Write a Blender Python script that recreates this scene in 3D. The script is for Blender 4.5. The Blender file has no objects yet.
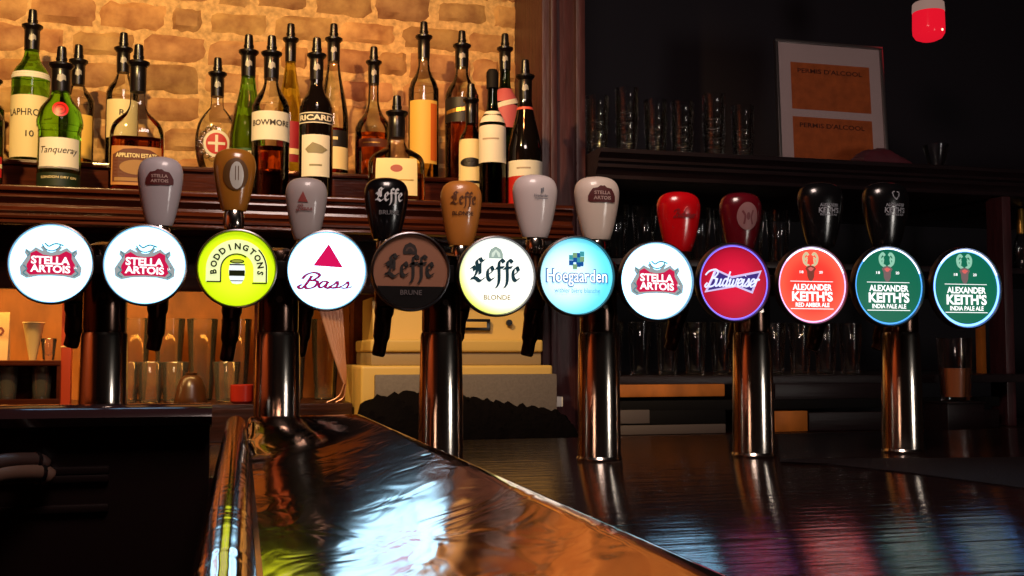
import bpy, bmesh, math, random
from mathutils import Vector, Matrix
from mathutils.geometry import tessellate_polygon
random.seed(7)
SC = bpy.context.scene
COL = SC.collection
PI = math.pi

# ------------------------------------------------------------------ camera
F_PX, EYE = 1080.0, 1.20
YAW, PITCH = math.radians(14.9), math.radians(3.55)
cam_data = bpy.data.cameras.new('camera')
cam_data.sensor_fit = 'HORIZONTAL'; cam_data.sensor_width = 36.0
cam_data.lens = 36.0 * F_PX / 1024.0
cam_data.clip_start = 0.01
cam = bpy.data.objects.new('camera', cam_data)
cam.location = (0, 0, EYE)
cam.rotation_euler = (PI/2 + PITCH, 0, -YAW)
COL.objects.link(cam); SC.camera = cam
CAMROT = cam.rotation_euler.to_matrix()

# ------------------------------------------------------------------ view, world
SC.view_settings.view_transform = 'Standard'
SC.view_settings.look = 'None'
SC.view_settings.exposure = 0.0
SC.view_settings.gamma = 1.0
SC.view_settings.use_curve_mapping = False
SC.cycles.max_bounces = 14
SC.cycles.transparent_max_bounces = 40
SC.cycles.transmission_bounces = 12
SC.cycles.glossy_bounces = 6
SC.cycles.sample_clamp_indirect = 4.0
SC.cycles.caustics_reflective = False
SC.cycles.caustics_refractive = False
world = bpy.data.worlds.new('dim_room'); SC.world = world
world.use_nodes = True
world.node_tree.nodes['Background'].inputs[0].default_value = (0.60, 0.30, 0.72, 1)
world.node_tree.nodes['Background'].inputs[1].default_value = 0.02

# ------------------------------------------------------------------ lamps and added lights
def aim(o, target):
    d = Vector(target) - o.location
    o.rotation_euler = d.to_track_quat('-Z', 'Y').to_euler()
def spot(name, loc, target, power, col, size, blend=0.6, radius=0.03):
    l = bpy.data.lights.new(name, 'SPOT'); l.energy = power; l.color = col
    l.spot_size = math.radians(size); l.spot_blend = blend; l.shadow_soft_size = radius
    o = bpy.data.objects.new(name, l); o.location = loc; COL.objects.link(o); aim(o, target); return o
def area(name, loc, target, power, col, sx, sy):
    l = bpy.data.lights.new(name, 'AREA'); l.energy = power; l.color = col
    l.shape = 'RECTANGLE'; l.size = sx; l.size_y = sy
    o = bpy.data.objects.new(name, l); o.location = loc; COL.objects.link(o); aim(o, target); return o
# ceiling spot over the bottles, a strip lamp under the bottle shelf, and unseen lights added for stripes and fill
spot('bottle_spot', (-0.42, 1.00, EYE + 1.15), (0.05, 2.40, EYE + 0.38), 108, (1.0, 0.64, 0.24), 72, 0.6, 0.02)
spot('amber_spot', (0.20, 1.35, EYE + 1.05), (0.38, 2.40, EYE + 0.42), 19, (1.0, 0.34, 0.10), 44, 0.9, 0.02)  # added spot that reddens the brick toward the post
area('shelf_strip', (-0.50, 2.12, EYE + 0.150), (-0.50, 2.27, EYE - 0.2), 3.0, (1.0, 0.58, 0.18), 1.05, 0.03)
spot('wall_washer', (-1.2, 0.3, 2.6), (-2.4, 0.5, EYE - 0.35), 115, (1.0, 0.55, 0.25), 100, 0.6, 0.05)  # unseen spot added to warm the left wall mirrored in the towers
area('doorway_lamp', (1.9, -0.9, EYE - 0.22), (0.5, 1.16, EYE - 0.22), 11, (1.0, 0.92, 0.84), 0.42, 0.60)  # unseen source added for the pale stripe on the chrome towers
area('ceiling_glow', (0.2, 0.50, EYE + 1.05), (0.25, 1.25, EYE), 11.0, (1.0, 0.76, 0.67), 0.40, 0.40)  # added fill that brightens the tap handles

# ------------------------------------------------------------------ picture-to-place helpers
def ray(x, y):
    return (CAMROT @ Vector(((x - 512.0)/F_PX, (288.0 - y)/F_PX, -1.0)))
def P(x, y, Y):
    d = ray(x, y); return Vector((0, 0, EYE)) + d * (Y / d.y)
def PZ(x, y, z):
    d = ray(x, y); return Vector((0, 0, EYE)) + d * ((z - EYE) / d.z)
def WX(x0, x1, y, Y):
    return abs(P(x1, y, Y).x - P(x0, y, Y).x)
def lin(c):
    c = c / 255.0
    return c/12.92 if c <= 0.04045 else ((c + 0.055)/1.055)**2.4
def rgb(c):
    return (lin(c[0]), lin(c[1]), lin(c[2]), 1.0)

# ------------------------------------------------------------------ materials
MATS = {}
def mat(name, color, rough=0.5, metal=0.0, emit=0.0, bump=0.0, bscale=60.0, stretch=(1, 1, 1), coat=0.0, spec=None, vary=0.0):
    if name in MATS: return MATS[name]
    m = bpy.data.materials.new(name); m.use_nodes = True
    nt = m.node_tree; b = nt.nodes['Principled BSDF']
    c = rgb(color)
    b.inputs['Base Color'].default_value = c
    b.inputs['Roughness'].default_value = rough
    b.inputs['Metallic'].default_value = metal
    if spec is not None: b.inputs['Specular IOR Level'].default_value = spec
    if coat: b.inputs['Coat Weight'].default_value = coat; b.inputs['Coat Roughness'].default_value = 0.05
    if emit:
        b.inputs['Specular IOR Level'].default_value = 0.2
        b.inputs['Emission Color'].default_value = c; b.inputs['Emission Strength'].default_value = emit
        b.inputs['Base Color'].default_value = (c[0]*0.3, c[1]*0.3, c[2]*0.3, 1)
    if bump or vary:
        tc = nt.nodes.new('ShaderNodeTexCoord'); mp = nt.nodes.new('ShaderNodeMapping')
        mp.inputs['Scale'].default_value = stretch
        nz = nt.nodes.new('ShaderNodeTexNoise'); nz.inputs['Scale'].default_value = bscale; nz.inputs['Detail'].default_value = 4
        nt.links.new(tc.outputs['Object'], mp.inputs['Vector']); nt.links.new(mp.outputs[0], nz.inputs['Vector'])
        if bump:
            bp = nt.nodes.new('ShaderNodeBump'); bp.inputs['Strength'].default_value = bump; bp.inputs['Distance'].default_value = 0.004
            nt.links.new(nz.outputs['Fac'], bp.inputs['Height']); nt.links.new(bp.outputs[0], b.inputs['Normal'])
        if vary:
            rp = nt.nodes.new('ShaderNodeValToRGB')
            rp.color_ramp.elements[0].position = 0.3; rp.color_ramp.elements[1].position = 0.7
            rp.color_ramp.elements[0].color = tuple(v*(1-vary) for v in c[:3]) + (1,)
            rp.color_ramp.elements[1].color = tuple(min(1, v*(1+vary)) for v in c[:3]) + (1,)
            nt.links.new(nz.outputs['Fac'], rp.inputs[0]); nt.links.new(rp.outputs[0], b.inputs['Base Color'])
    MATS[name] = m; return m
def thin_glass(name, color, gloss=0.04, fres=1.0, body=0.0):
    if name in MATS: return MATS[name]
    m = bpy.data.materials.new(name); m.use_nodes = True; nt = m.node_tree
    for n in list(nt.nodes):
        if n.type != 'OUTPUT_MATERIAL': nt.nodes.remove(n)
    out = [n for n in nt.nodes if n.type == 'OUTPUT_MATERIAL'][0]
    t = nt.nodes.new('ShaderNodeBsdfTransparent'); t.inputs[0].default_value = rgb(color)
    g = nt.nodes.new('ShaderNodeBsdfGlossy'); g.inputs['Roughness'].default_value = gloss
    g.inputs[0].default_value = (1, 1, 1, 1)
    lw = nt.nodes.new('ShaderNodeFresnel'); lw.inputs[0].default_value = 1.5
    ml = nt.nodes.new('ShaderNodeMath'); ml.operation = 'MULTIPLY'; ml.inputs[1].default_value = fres
    mx = nt.nodes.new('ShaderNodeMixShader')
    nt.links.new(lw.outputs[0], ml.inputs[0]); nt.links.new(ml.outputs[0], mx.inputs[0])
    src = t.outputs[0]
    if body:
        df = nt.nodes.new('ShaderNodeBsdfDiffuse'); df.inputs[0].default_value = rgb(color)
        m2 = nt.nodes.new('ShaderNodeMixShader'); m2.inputs[0].default_value = body
        nt.links.new(t.outputs[0], m2.inputs[1]); nt.links.new(df.outputs[0], m2.inputs[2]); src = m2.outputs[0]
    nt.links.new(src, mx.inputs[1]); nt.links.new(g.outputs[0], mx.inputs[2])
    nt.links.new(mx.outputs[0], out.inputs[0])
    MATS[name] = m; return m
def solid_glass(name, color, ior=1.36, rough=0.02):
    if name in MATS: return MATS[name]
    m = mat(name, color, rough); b = m.node_tree.nodes['Principled BSDF']
    b.inputs['Transmission Weight'].default_value = 1.0; b.inputs['IOR'].default_value = ior
    return m

CHROME = mat('polished_chrome', (200, 190, 180), 0.17, 1.0)
DARKMETAL = mat('dark_tarnished_brass', (70, 42, 26), 0.28, 1.0)
RIM = mat('brushed_rim', (104, 102, 106), 0.28, 1.0)
BLACK = mat('black_plastic', (14, 11, 12), 0.28)
BLACKMAT = mat('black_matte', (10, 8, 9), 0.7, spec=.2)
WOOD_DARK = mat('dark_varnished_wood', (44, 20, 13), 0.28, bump=0.25, bscale=14, stretch=(1, 9, 9), vary=0.4)
WOOD_SHELF = mat('red_brown_varnished_wood', (66, 27, 15), 0.16, bump=0.1, bscale=14, stretch=(1, 12, 12), vary=0.35)
WOOD_POST = mat('plum_brown_wood', (64, 30, 33), 0.45, bump=0.3, bscale=12, stretch=(8, 8, 1), vary=0.3)
WOOD_CAB = mat('nearly_black_cabinet_wood', (30, 17, 20), 0.4, bump=0.2, bscale=14, stretch=(1, 9, 9), vary=0.3)
AMBER = mat('honey_wood', (190, 112, 40), 0.5, bump=0.2, bscale=9, stretch=(2, 2, 1), vary=0.35)
GLASS = thin_glass('clear_glass', (244, 244, 240))
PINT = thin_glass('bar_glass', (252, 252, 252), 0.05, 0.8)

# ------------------------------------------------------------------ mesh helper
class MB:
    def __init__(s): s.v, s.f, s.m, s.smooth = [], [], [], True
    def add(s, vs, fs, mi=0):
        o = len(s.v); s.v += [tuple(v) for v in vs]
        s.f += [tuple(i + o for i in f) for f in fs]; s.m += [mi]*len(fs); return s
    def box(s, x0, x1, y0, y1, z0, z1, bev=0.0, mi=0, seg=2):
        bm = bmesh.new(); bmesh.ops.create_cube(bm, size=1)
        for v in bm.verts:
            v.co = ((x0+x1)/2 + v.co.x*(x1-x0), (y0+y1)/2 + v.co.y*(y1-y0), (z0+z1)/2 + v.co.z*(z1-z0))
        if bev: bmesh.ops.bevel(bm, geom=list(bm.edges), offset=bev, segments=seg, affect='EDGES', profile=0.6)
        return s._bm(bm, mi)
    def _bm(s, bm, mi=0):
        bm.verts.index_update()
        s.add([v.co.copy() for v in bm.verts], [[v.index for v in f.verts] for f in bm.faces], mi); bm.free(); return s
    def lathe(s, prof, c=(0, 0, 0), seg=32, sx=1.0, sy=1.0, power=2.0, mi=0, axis='Z'):
        vs, fs, n = [], [], len(prof)
        for (r, z) in prof:
            for k in range(seg):
                a = 2*PI*k/seg; ca, sa = math.cos(a), math.sin(a)
                if power != 2.0:
                    q = (abs(ca)**power + abs(sa)**power)**(-1.0/power); ca *= q; sa *= q
                p = (r*ca*sx, r*sa*sy, z)
                if axis == 'Y': p = (p[0], p[2], p[1])
                if axis == 'X': p = (p[2], p[0], p[1])
                vs.append((c[0]+p[0], c[1]+p[1], c[2]+p[2]))
        for i in range(n-1):
            for k in range(seg):
                a, b = i*seg+k, i*seg+(k+1) % seg
                fs.append((a, b, b+seg, a+seg) if axis != 'Y' else (a, a+seg, b+seg, b))
        if prof[0][0] > 1e-6: fs.append(tuple(range(seg)) if axis == 'Y' else tuple(reversed(range(seg))))
        if prof[-1][0] > 1e-6:
            t = tuple(range((n-1)*seg, n*seg)); fs.append(tuple(reversed(t)) if axis == 'Y' else t)
        return s.add(vs, fs, mi)
    def tube(s, pts, rad, seg=12, mi=0, flat=1.0):
        pts = [Vector(p) for p in pts]; vs, fs = [], []
        n = len(pts); rr = rad if isinstance(rad, (list, tuple)) else [rad]*n
        up = Vector((0, 0, 1))
        for i, p in enumerate(pts):
            t = (pts[min(i+1, n-1)] - pts[max(i-1, 0)]).normalized()
            u = up - t*up.dot(t)
            if u.length < 1e-3: u = Vector((0, 1, 0)) - t*t.y
            u.normalize(); w = t.cross(u)
            for k in range(seg):
                a = 2*PI*k/seg; vs.append(p + (u*math.cos(a) + w*math.sin(a)*flat)*rr[i])
        for i in range(n-1):
            for k in range(seg):
                a, b = i*seg+k, i*seg+(k+1) % seg; fs.append((a, b, b+seg, a+seg))
        fs.append(tuple(reversed(range(seg)))); fs.append(tuple(range((n-1)*seg, n*seg)))
        return s.add(vs, fs, mi)
    def prism(s, prof, x0, x1, mi=0):
        """closed outline in (y, z), extruded along x"""
        n = len(prof)
        vs = [(x0, y, z) for y, z in prof] + [(x1, y, z) for y, z in prof]
        fs = [(i, (i+1) % n, n+(i+1) % n, n+i) for i in range(n)]
        tris = tessellate_polygon([[Vector((y, z, 0)) for y, z in prof]])
        for t in tris: fs.append(tuple(t)); fs.append(tuple(n+i for i in reversed(t)))
        return s.add(vs, fs, mi)
    def build(s, name, m, parent=None, loc=None, smooth=True, fix=True):
        me = bpy.data.meshes.new(name); me.from_pydata(s.v, [], s.f)
        ms = m if isinstance(m, (list, tuple)) else [m]
        for q in ms: me.materials.append(q)
        if len(ms) > 1: me.polygons.foreach_set('material_index', s.m)
        if fix:
            bm = bmesh.new(); bm.from_mesh(me); bmesh.ops.remove_doubles(bm, verts=bm.verts, dist=1e-6)
            bmesh.ops.recalc_face_normals(bm, faces=bm.faces); bm.to_mesh(me); bm.free()
        if smooth:
            me.polygons.foreach_set('use_smooth', [True]*len(me.polygons))
            try: me.set_sharp_from_angle(angle=math.radians(38))
            except Exception: pass
        me.update()
        o = bpy.data.objects.new(name, me); COL.objects.link(o)
        if parent is not None: o.parent = parent
        if loc is not None: o.location = loc
        return o
def thing(name, label, cat, loc=(0, 0, 0), rz=0.0, group=None):
    o = bpy.data.objects.new(name, None); COL.objects.link(o); o.empty_display_size = 0.02
    o.location = loc; o.rotation_euler = (0, 0, rz); o['label'] = label; o['category'] = cat
    if group: o['group'] = group
    return o
def tag(o, label, cat, group=None):
    o['label'] = label; o['category'] = cat
    if group: o['group'] = group
    return o
def structure(o):
    o['kind'] = 'structure'; return o
def copy_tree(o, parent=None):
    c = o.copy(); COL.objects.link(c); c.parent = parent
    for ch in [q for q in bpy.data.objects if q.parent == o]: copy_tree(ch, c)
    return c
def smooth_curve(pts, n=6):
    """Catmull-Rom through points of any dimension"""
    out = []
    q = [Vector(p) for p in pts]
    for i in range(len(q)-1):
        p0, p1, p2, p3 = q[max(i-1, 0)], q[i], q[i+1], q[min(i+2, len(q)-1)]
        for k in range(n):
            t = k/n
            out.append(0.5*((2*p1) + (p2-p0)*t + (2*p0-5*p1+4*p2-p3)*t*t + (3*p1-p0-3*p2+p3)*t**3))
    out.append(q[-1]); return out

# ------------------------------------------------------------------ flat art: letters, emblems (2-D shapes mapped on a surface)
_tcache = {}
def text_raw(s, bold=0.0, shear=0.0, spacing=1.0):
    key = (s, bold, shear, spacing)
    if key in _tcache: return _tcache[key]
    cu = bpy.data.curves.new('lettering_source', 'FONT'); cu.body = s; cu.size = 1.0; cu.offset = bold; cu.shear = shear
    cu.space_character = spacing; cu.resolution_u = 3
    ob = bpy.data.objects.new('lettering_source', cu); COL.objects.link(ob)
    dg = bpy.context.evaluated_depsgraph_get()
    me = bpy.data.meshes.new_from_object(ob.evaluated_get(dg))
    vs = [(v.co.x, v.co.y) for v in me.vertices]; fs = [tuple(p.vertices) for p in me.polygons]
    bpy.data.objects.remove(ob); bpy.data.curves.remove(cu); bpy.data.meshes.remove(me)
    _tcache[key] = (vs, fs); return vs, fs
def text(s, cx, cy, w=None, h=None, bold=0.0, shear=0.0, spacing=1.0, slope=0.0):
    vs, fs = text_raw(s, bold, shear, spacing)
    x0, x1 = min(v[0] for v in vs), max(v[0] for v in vs); y0, y1 = min(v[1] for v in vs), max(v[1] for v in vs)
    sy = h/(y1-y0) if h else w/(x1-x0)
    sx = w/(x1-x0) if w else sy
    return [(cx + (v[0]-(x0+x1)/2)*sx, cy + (v[1]-(y0+y1)/2)*sy + slope*(v[0]-(x0+x1)/2)*sx) for v in vs], fs
def arc_text(s, cx, cy, r, a0, a1, h, bold=0.02):
    out_v, out_f = [], []
    for i, ch in enumerate(s):
        a = a0 + (a1-a0)*i/(len(s)-1)
        vs, fs = text(ch, 0, 0, h=h, bold=bold); o = len(out_v); rot = a - PI/2
        for x, y in vs:
            y += r; out_v.append((cx + x*math.cos(rot) - y*math.sin(rot), cy + x*math.sin(rot) + y*math.cos(rot)))
        out_f += [tuple(q+o for q in f) for f in fs]
    return out_v, out_f
def poly(pts):
    return list(pts), [tuple(t) for t in tessellate_polygon([[Vector((p[0], p[1], 0)) for p in pts]])]
def mirror(half):
    return half + [(-x, y) for x, y in reversed(half) if abs(x) > 1e-9]
def rect(x0, y0, x1, y1, n=1):
    vs, fs = [], []
    for i in range(n+1):
        x = x0 + (x1-x0)*i/n; vs += [(x, y0), (x, y1)]
    for i in range(n): fs.append((2*i, 2*i+2, 2*i+3, 2*i+1))
    return vs, fs
def disc(cx, cy, rx, ry=None, seg=48, rings=3):
    ry = ry or rx; vs, fs = [(cx, cy)], []
    for j in range(1, rings+1):
        for k in range(seg):
            a = 2*PI*k/seg; vs.append((cx + rx*j/rings*math.cos(a), cy + ry*j/rings*math.sin(a)))
    for k in range(seg): fs.append((0, 1+k, 1+(k+1) % seg))
    for j in range(rings-1):
        for k in range(seg):
            a, b = 1+j*seg+k, 1+j*seg+(k+1) % seg; fs.append((a, a+seg, b+seg, b))
    return vs, fs
def ring(cx, cy, r0, r1, a0=0.0, a1=2*PI, seg=48, ey=1.0):
    vs, fs = [], []
    for k in range(seg+1):
        a = a0 + (a1-a0)*k/seg
        vs += [(cx+r0*math.cos(a), cy+r0*ey*math.sin(a)), (cx+r1*math.cos(a), cy+r1*ey*math.sin(a))]
    for k in range(seg): fs.append((2*k, 2*k+1, 2*k+3, 2*k+2))
    return vs, fs
def stroke(pts, w, nib=None, n=6, taper=False):
    """ribbon along a smoothed path; nib = (angle, width) gives a broad-pen line"""
    q = smooth_curve([(p[0], p[1]) for p in pts], n) if n > 1 else [Vector((p[0], p[1])) for p in pts]
    vs, fs = [], []
    for i, p in enumerate(q):
        t = q[min(i+1, len(q)-1)] - q[max(i-1, 0)]
        if t.length < 1e-9: t = Vector((1, 0))
        t.normalize(); pr = Vector((-t.y, t.x))
        ww = w*(0.35 + 0.65*math.sin(PI*i/(len(q)-1))) if taper else w
        h = pr*ww/2
        if nib:
            nv = Vector((math.cos(nib[0]), math.sin(nib[0])))*nib[1]/2
            if nv.dot(pr) < 0: nv = -nv
            h = h + nv
        vs += [tuple(p-h), tuple(p+h)]
    for i in range(len(q)-1): fs.append((2*i, 2*i+2, 2*i+3, 2*i+1))
    return vs, fs
def move(shape, dx, dy, s=1.0, sx=None, rot=0.0):
    vs, fs = shape; sx = sx if sx is not None else s; c, q = math.cos(rot), math.sin(rot)
    return [(dx + x*sx*c - y*s*q, dy + x*sx*q + y*s*c) for x, y in vs], fs
def fine(shape, step):
    """split faces until no edge is longer than step, so a shape can lie on a curved surface"""
    vs, fs = list(shape[0]), []
    todo = [(f[0], f[k], f[k+1]) for f in shape[1] for k in range(1, len(f)-1)]
    mid = {}
    def m_(a, b):
        k = (min(a, b), max(a, b))
        if k not in mid: mid[k] = len(vs); vs.append(((vs[a][0]+vs[b][0])/2, (vs[a][1]+vs[b][1])/2))
        return mid[k]
    for _ in range(7):
        nxt = []
        for t in todo:
            L = [math.dist(vs[t[k]], vs[t[(k+1) % 3]]) for k in range(3)]; k = L.index(max(L))
            if L[k] <= step: fs.append(t); continue
            a, b, c = t[k], t[(k+1) % 3], t[(k+2) % 3]; m = m_(a, b); nxt += [(a, m, c), (m, b, c)]
        todo = nxt
        if not todo: break
    return vs, fs + todo
def art(parent, layers, fmap, step=None):
    """layers: (part name, material, [shapes]); fmap(x, y, layer) -> local point"""
    for i, (name, m, shapes) in enumerate(layers):
        mb = MB()
        for sh in shapes:
            vs, fs = fine(sh, step) if step else sh
            mb.add([fmap(x, y, i+1) for x, y in vs], fs)
        mb.build(name, m, parent, smooth=False, fix=False)
NIB = (math.radians(38), 0.24)
def gothic_leffe():
    """the word in broad-nib blackletter, x-height 1, starting at x = 0"""
    L = [[(0.62, 1.60), (0.36, 1.38), (0.42, 0.95), (0.30, 0.45), (0.02, 0.12)],
         [(-0.12, 0.10), (0.25, 0.16), (0.62, -0.06), (1.02, 0.22)],
         [(0.62, 1.60), (0.80, 1.38), (1.02, 1.52)], [(0.62, 1.25), (0.62, 0.45)], [(-0.12, 0.80), (0.10, 0.98), (0.22, 0.70)]]
    e = [[(0.55, 0.70), (0.40, 0.98), (0.12, 0.72), (0.12, 0.22), (0.34, 0.0), (0.62, 0.22)], [(0.16, 0.42), (0.55, 0.70)]]
    f = [[(0.70, 1.32), (0.46, 1.50), (0.28, 1.25), (0.28, 0.2), (0.22, -0.25), (0.02, -0.55)], [(0.0, 0.88), (0.68, 0.98)]]
    out, x = [], 0.0
    for g, adv in ((L, 1.12), (e, 0.74), (f, 0.66), (f, 0.64), (e, 0.7)):
        for st in g: out.append(move(stroke(st, 0.07, NIB, 5), x, 0))
        x += adv
    return out, x
def leffe(cx, cy, w, h=None):
    s, W = gothic_leffe(); k = w/W
    return [move(q, cx - w/2, cy, (h or k), k) for q in s]
def bass_script():
    B = [[(0.05, 0.35), (-0.18, 0.10), (0.05, -0.12), (0.30, 0.30), (0.55, 1.35)], [(-0.05, 0.95), (0.15, 1.45), (0.65, 1.70), (1.08, 1.40), (0.80, 0.92), (0.50, 0.80)],
         [(0.50, 0.82), (1.05, 0.70), (0.95, 0.12), (0.50, -0.10), (0.28, 0.15)]]
    a = [[(0.62, 0.70), (0.28, 0.72), (0.08, 0.30), (0.25, 0.0), (0.52, 0.30), (0.66, 0.72)], [(0.66, 0.72), (0.56, 0.15), (0.72, 0.0), (0.95, 0.22)]]
    s_ = [[(-0.05, 0.12), (0.28, 0.45), (0.42, 0.80)], [(0.42, 0.80), (0.52, 0.35), (0.36, 0.0), (0.06, 0.06)], [(0.36, 0.0), (0.62, 0.06), (0.80, 0.22)]]
    out, x = [], 0.0
    for g, adv, w in ((B, 1.15, 0.19), (a, 0.86, 0.17), (s_, 0.76, 0.16), (s_, 0.8, 0.13)):
        for st in g: out.append(move(stroke(st, w, (math.radians(20), .05), 6), x, 0))
        x += adv
    return [([(vx + 0.18*vy, vy) for vx, vy in vs], fs) for vs, fs in out], x
def bass(cx, cy, w, h):
    s, W = bass_script()
    return [move(q, cx - w/2, cy, h, w/W, 0.0) for q in s]
def script_word():
    B = [[(.10, .30), (-.10, .05), (.10, -.12), (.35, .35), (.55, 1.40)], [(-.35, 1.05), (.0, 1.45), (.65, 1.60), (1.0, 1.30), (.75, .88), (.45, .78)], [(.50, .80), (1.0, .65), (.90, .10), (.45, -.08), (.25, .15)]]
    u = [[(-.05, .45), (.10, .72), (.06, .12), (.22, .0), (.48, .30), (.54, .72)], [(.54, .72), (.50, .10), (.66, .02), (.80, .20)]]
    d = [[(.50, .66), (.22, .70), (.06, .28), (.22, .0), (.46, .24), (.56, .72)], [(.60, 1.45), (.50, .10), (.66, .0), (.82, .20)]]
    w = [[(-.05, .45), (.08, .72), (.06, .12), (.20, .0), (.40, .25), (.44, .68)], [(.44, .68), (.42, .12), (.56, .0), (.76, .26), (.80, .72), (.98, .62)]]
    e = [[(.02, .22), (.40, .42), (.42, .68), (.20, .70), (.04, .30), (.20, .0), (.42, .04), (.60, .24)]]
    i = [[(-.02, .35), (.14, .72), (.08, .12), (.22, .0), (.36, .18)], [(.18, 1.0), (.22, 1.06)]]
    z = [[(-.02, .14), (.22, .48), (.32, .80)], [(.32, .80), (.42, .35), (.28, .0), (.02, .06)], [(.28, .0), (.46, .06), (.60, .20)]]
    r = [[(-.02, .35), (.14, .74), (.08, .0)], [(.10, .42), (.28, .72), (.48, .62)]]
    out, x = [], 0.0
    for g, adv in ((B, 1.0), (u, .76), (d, .78), (w, .94), (e, .54), (i, .34), (z, .56), (e, .54), (r, .5)):
        for st in g: out.append(move(stroke(st, .19, None, 5), x, 0))
        x += adv
    return [([(vx + .30*vy, vy) for vx, vy in vs], fs) for vs, fs in out], x
def script(cx, cy, w, h):
    s, W = script_word(); return [move(q, cx - w/2, cy, h, w/W) for q in s]
CART_OUT = mirror([(0, .28), (.14, .30), (.26, .36), (.38, .42), (.50, .31), (.62, .38), (.64, .26), (.58, .18), (.66, .05), (.75, -.10), (.73, -.30), (.58, -.39), (.30, -.33), (0, -.32)])
CART_IN = mirror([(0, .20), (.20, .23), (.36, .33), (.50, .26), (.50, .12), (.58, -.02), (.60, -.20), (.50, -.30), (.25, -.28), (0, -.27)])
def lit(name, c, e=1.0): return mat('lit_' + name, c, 0.35, emit=e)
def stella_layers(dark=False):
    return [('cartouche_border', lit('stella_grey', (150, 158, 160)), [poly(CART_OUT), stroke([(-.24, .44), (-.12, .30), (0, .26), (.12, .30), (.24, .44)], .07)]),
            ('cartouche', lit('stella_red', (196, 22, 72)), [poly(CART_IN)]),
            ('scroll_ornament', lit('stella_teal', (84, 130, 140)), [stroke([(-.22, .50), (-.14, .38), (0, .33), (.14, .38), (.22, .48)], .035), stroke([(-.16, .53), (-.06, .45), (.04, .50), (.14, .52), (.30, .47)], .04),
                stroke([(-.66, -.05), (-.58, -.15), (-.66, -.25), (-.55, -.33)], .035), stroke([(.66, -.05), (.58, -.15), (.66, -.25), (.55, -.33)], .035), stroke([(-.60, .33), (-.52, .25), (-.58, .18)], .03), stroke([(.60, .33), (.52, .25), (.58, .18)], .03)]),
            ('lettering', lit('white', (255, 255, 255), 1.25), [text('STELLA', -.01, .08, .94, .21, .034, slope=-.03), text('ARTOIS', -.01, -.14, .97, .20, .034, slope=-.03), text('LA', .60, -.10, .07, .06, .02)])]
def keith_layers(third, bg):
    brown = lit('stag_brown', (120, 52, 40)) if bg == 'red' else lit('stag_grey', (112, 92, 92))
    pale = lit('antler_cream', (205, 190, 150)) if bg == 'red' else lit('antler_mint', (140, 196, 170))
    W = lit('white', (255, 255, 255), 1.25)
    ant = []
    for s in (-1, 1):
        ant += [stroke([(s*.04 - .05, .50), (s*.17 - .05, .58), (s*.20 - .05, .74), (s*.12 - .05, .84), (s*.06 - .05, .78)], .075), stroke([(s*.12 - .05, .58), (s*.10 - .05, .70)], .05), stroke([(s*.18 - .05, .66), (s*.09 - .05, .74)], .045)]
    head = [poly([(-.05 + x, y) for x, y in mirror([(0, .52), (.09, .50), (.16, .44), (.11, .36), (.10, .22), (.05, .12), (0, .10)])])]
    return [('antlers', pale, ant), ('stag_head', brown, head), ('muzzle', lit('stag_rose', (214, 96, 92)), [poly([(-.14, .44), (-.05, .48), (.05, .44), (-.02, .37), (-.08, .37)])]),
            ('rule_line', W, [rect(-.66, .085, .60, .10)]), ('rule_line', W, [rect(-.66, -.64, .60, -.622)]),
            ('lettering', W, [text('ALEXANDER', -.02, -.06, 1.16, .165, .032), text("KEITH'S", -.02, -.30, 1.20, .27, .036), text(third, -.02, -.525, 1.0, .115, .03), text('18', -.33, .34, .11, .07, .02), text('20', .24, .34, .11, .07, .02)])]
def kept(name):  # printed, not lit: the same art helpers on bottles and handles
    return MATS[name]

# ------------------------------------------------------------------ fixed levels and planes
CT = EYE - 0.1185                   # counter top
Y_BADGE, Y_TOWER, Y_FAUCET = 1.123, 1.165, 1.258
Y_LIP, Y_FRONT, Y_STEP, Y_BACK, Y_WALL = 1.95, 2.03, 2.19, 2.28, 2.42
Z_SHELF = P(0, 184, Y_LIP).z        # front bottle shelf
Z_STEP = P(0, 158, Y_STEP).z        # raised back step
Z_WORK = P(470, 441, 2.0).z         # back worktop
X_POST0, X_POST1 = P(542, 100, 2.2).x, P(582, 100, 2.2).x
XL, XR = -1.7, 2.3

# ------------------------------------------------------------------ room shell
MB().box(-4, 4, -3.5, 3.0, -0.05, 0.0).build('floor', mat('dark_floor', (40, 30, 28), 0.5, bump=0.2, bscale=20))['kind'] = 'structure'
MB().box(-4, 4, -3.6, -3.5, 0, 2.8).build('wall_front', mat('dim_plaster', (70, 48, 40), 0.8, bump=0.2))['kind'] = 'structure'
MB().box(-2.5, -2.4, -3.5, 3.0, 0, 2.8).build('wall_left', mat('warm_panelling', (176, 84, 34), 0.5, bump=.2, bscale=8, stretch=(6, 6, 1), vary=.3))['kind'] = 'structure'
MB().box(4, 4.1, -3.5, 3.0, 0, 2.8).build('wall_right', mat('dim_plaster', (70, 48, 40)))['kind'] = 'structure'
MB().box(-4, 4, -3.5, 3.0, 2.8, 2.85).build('ceiling', mat('dark_ceiling', (36, 28, 28), 0.8))['kind'] = 'structure'
MB().box(X_POST1 - 0.01, 4, 2.72, 2.8, 0, 2.8).build('wall_back', mat('black_backing', (24, 15, 27), 0.7))['kind'] = 'structure'
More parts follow.
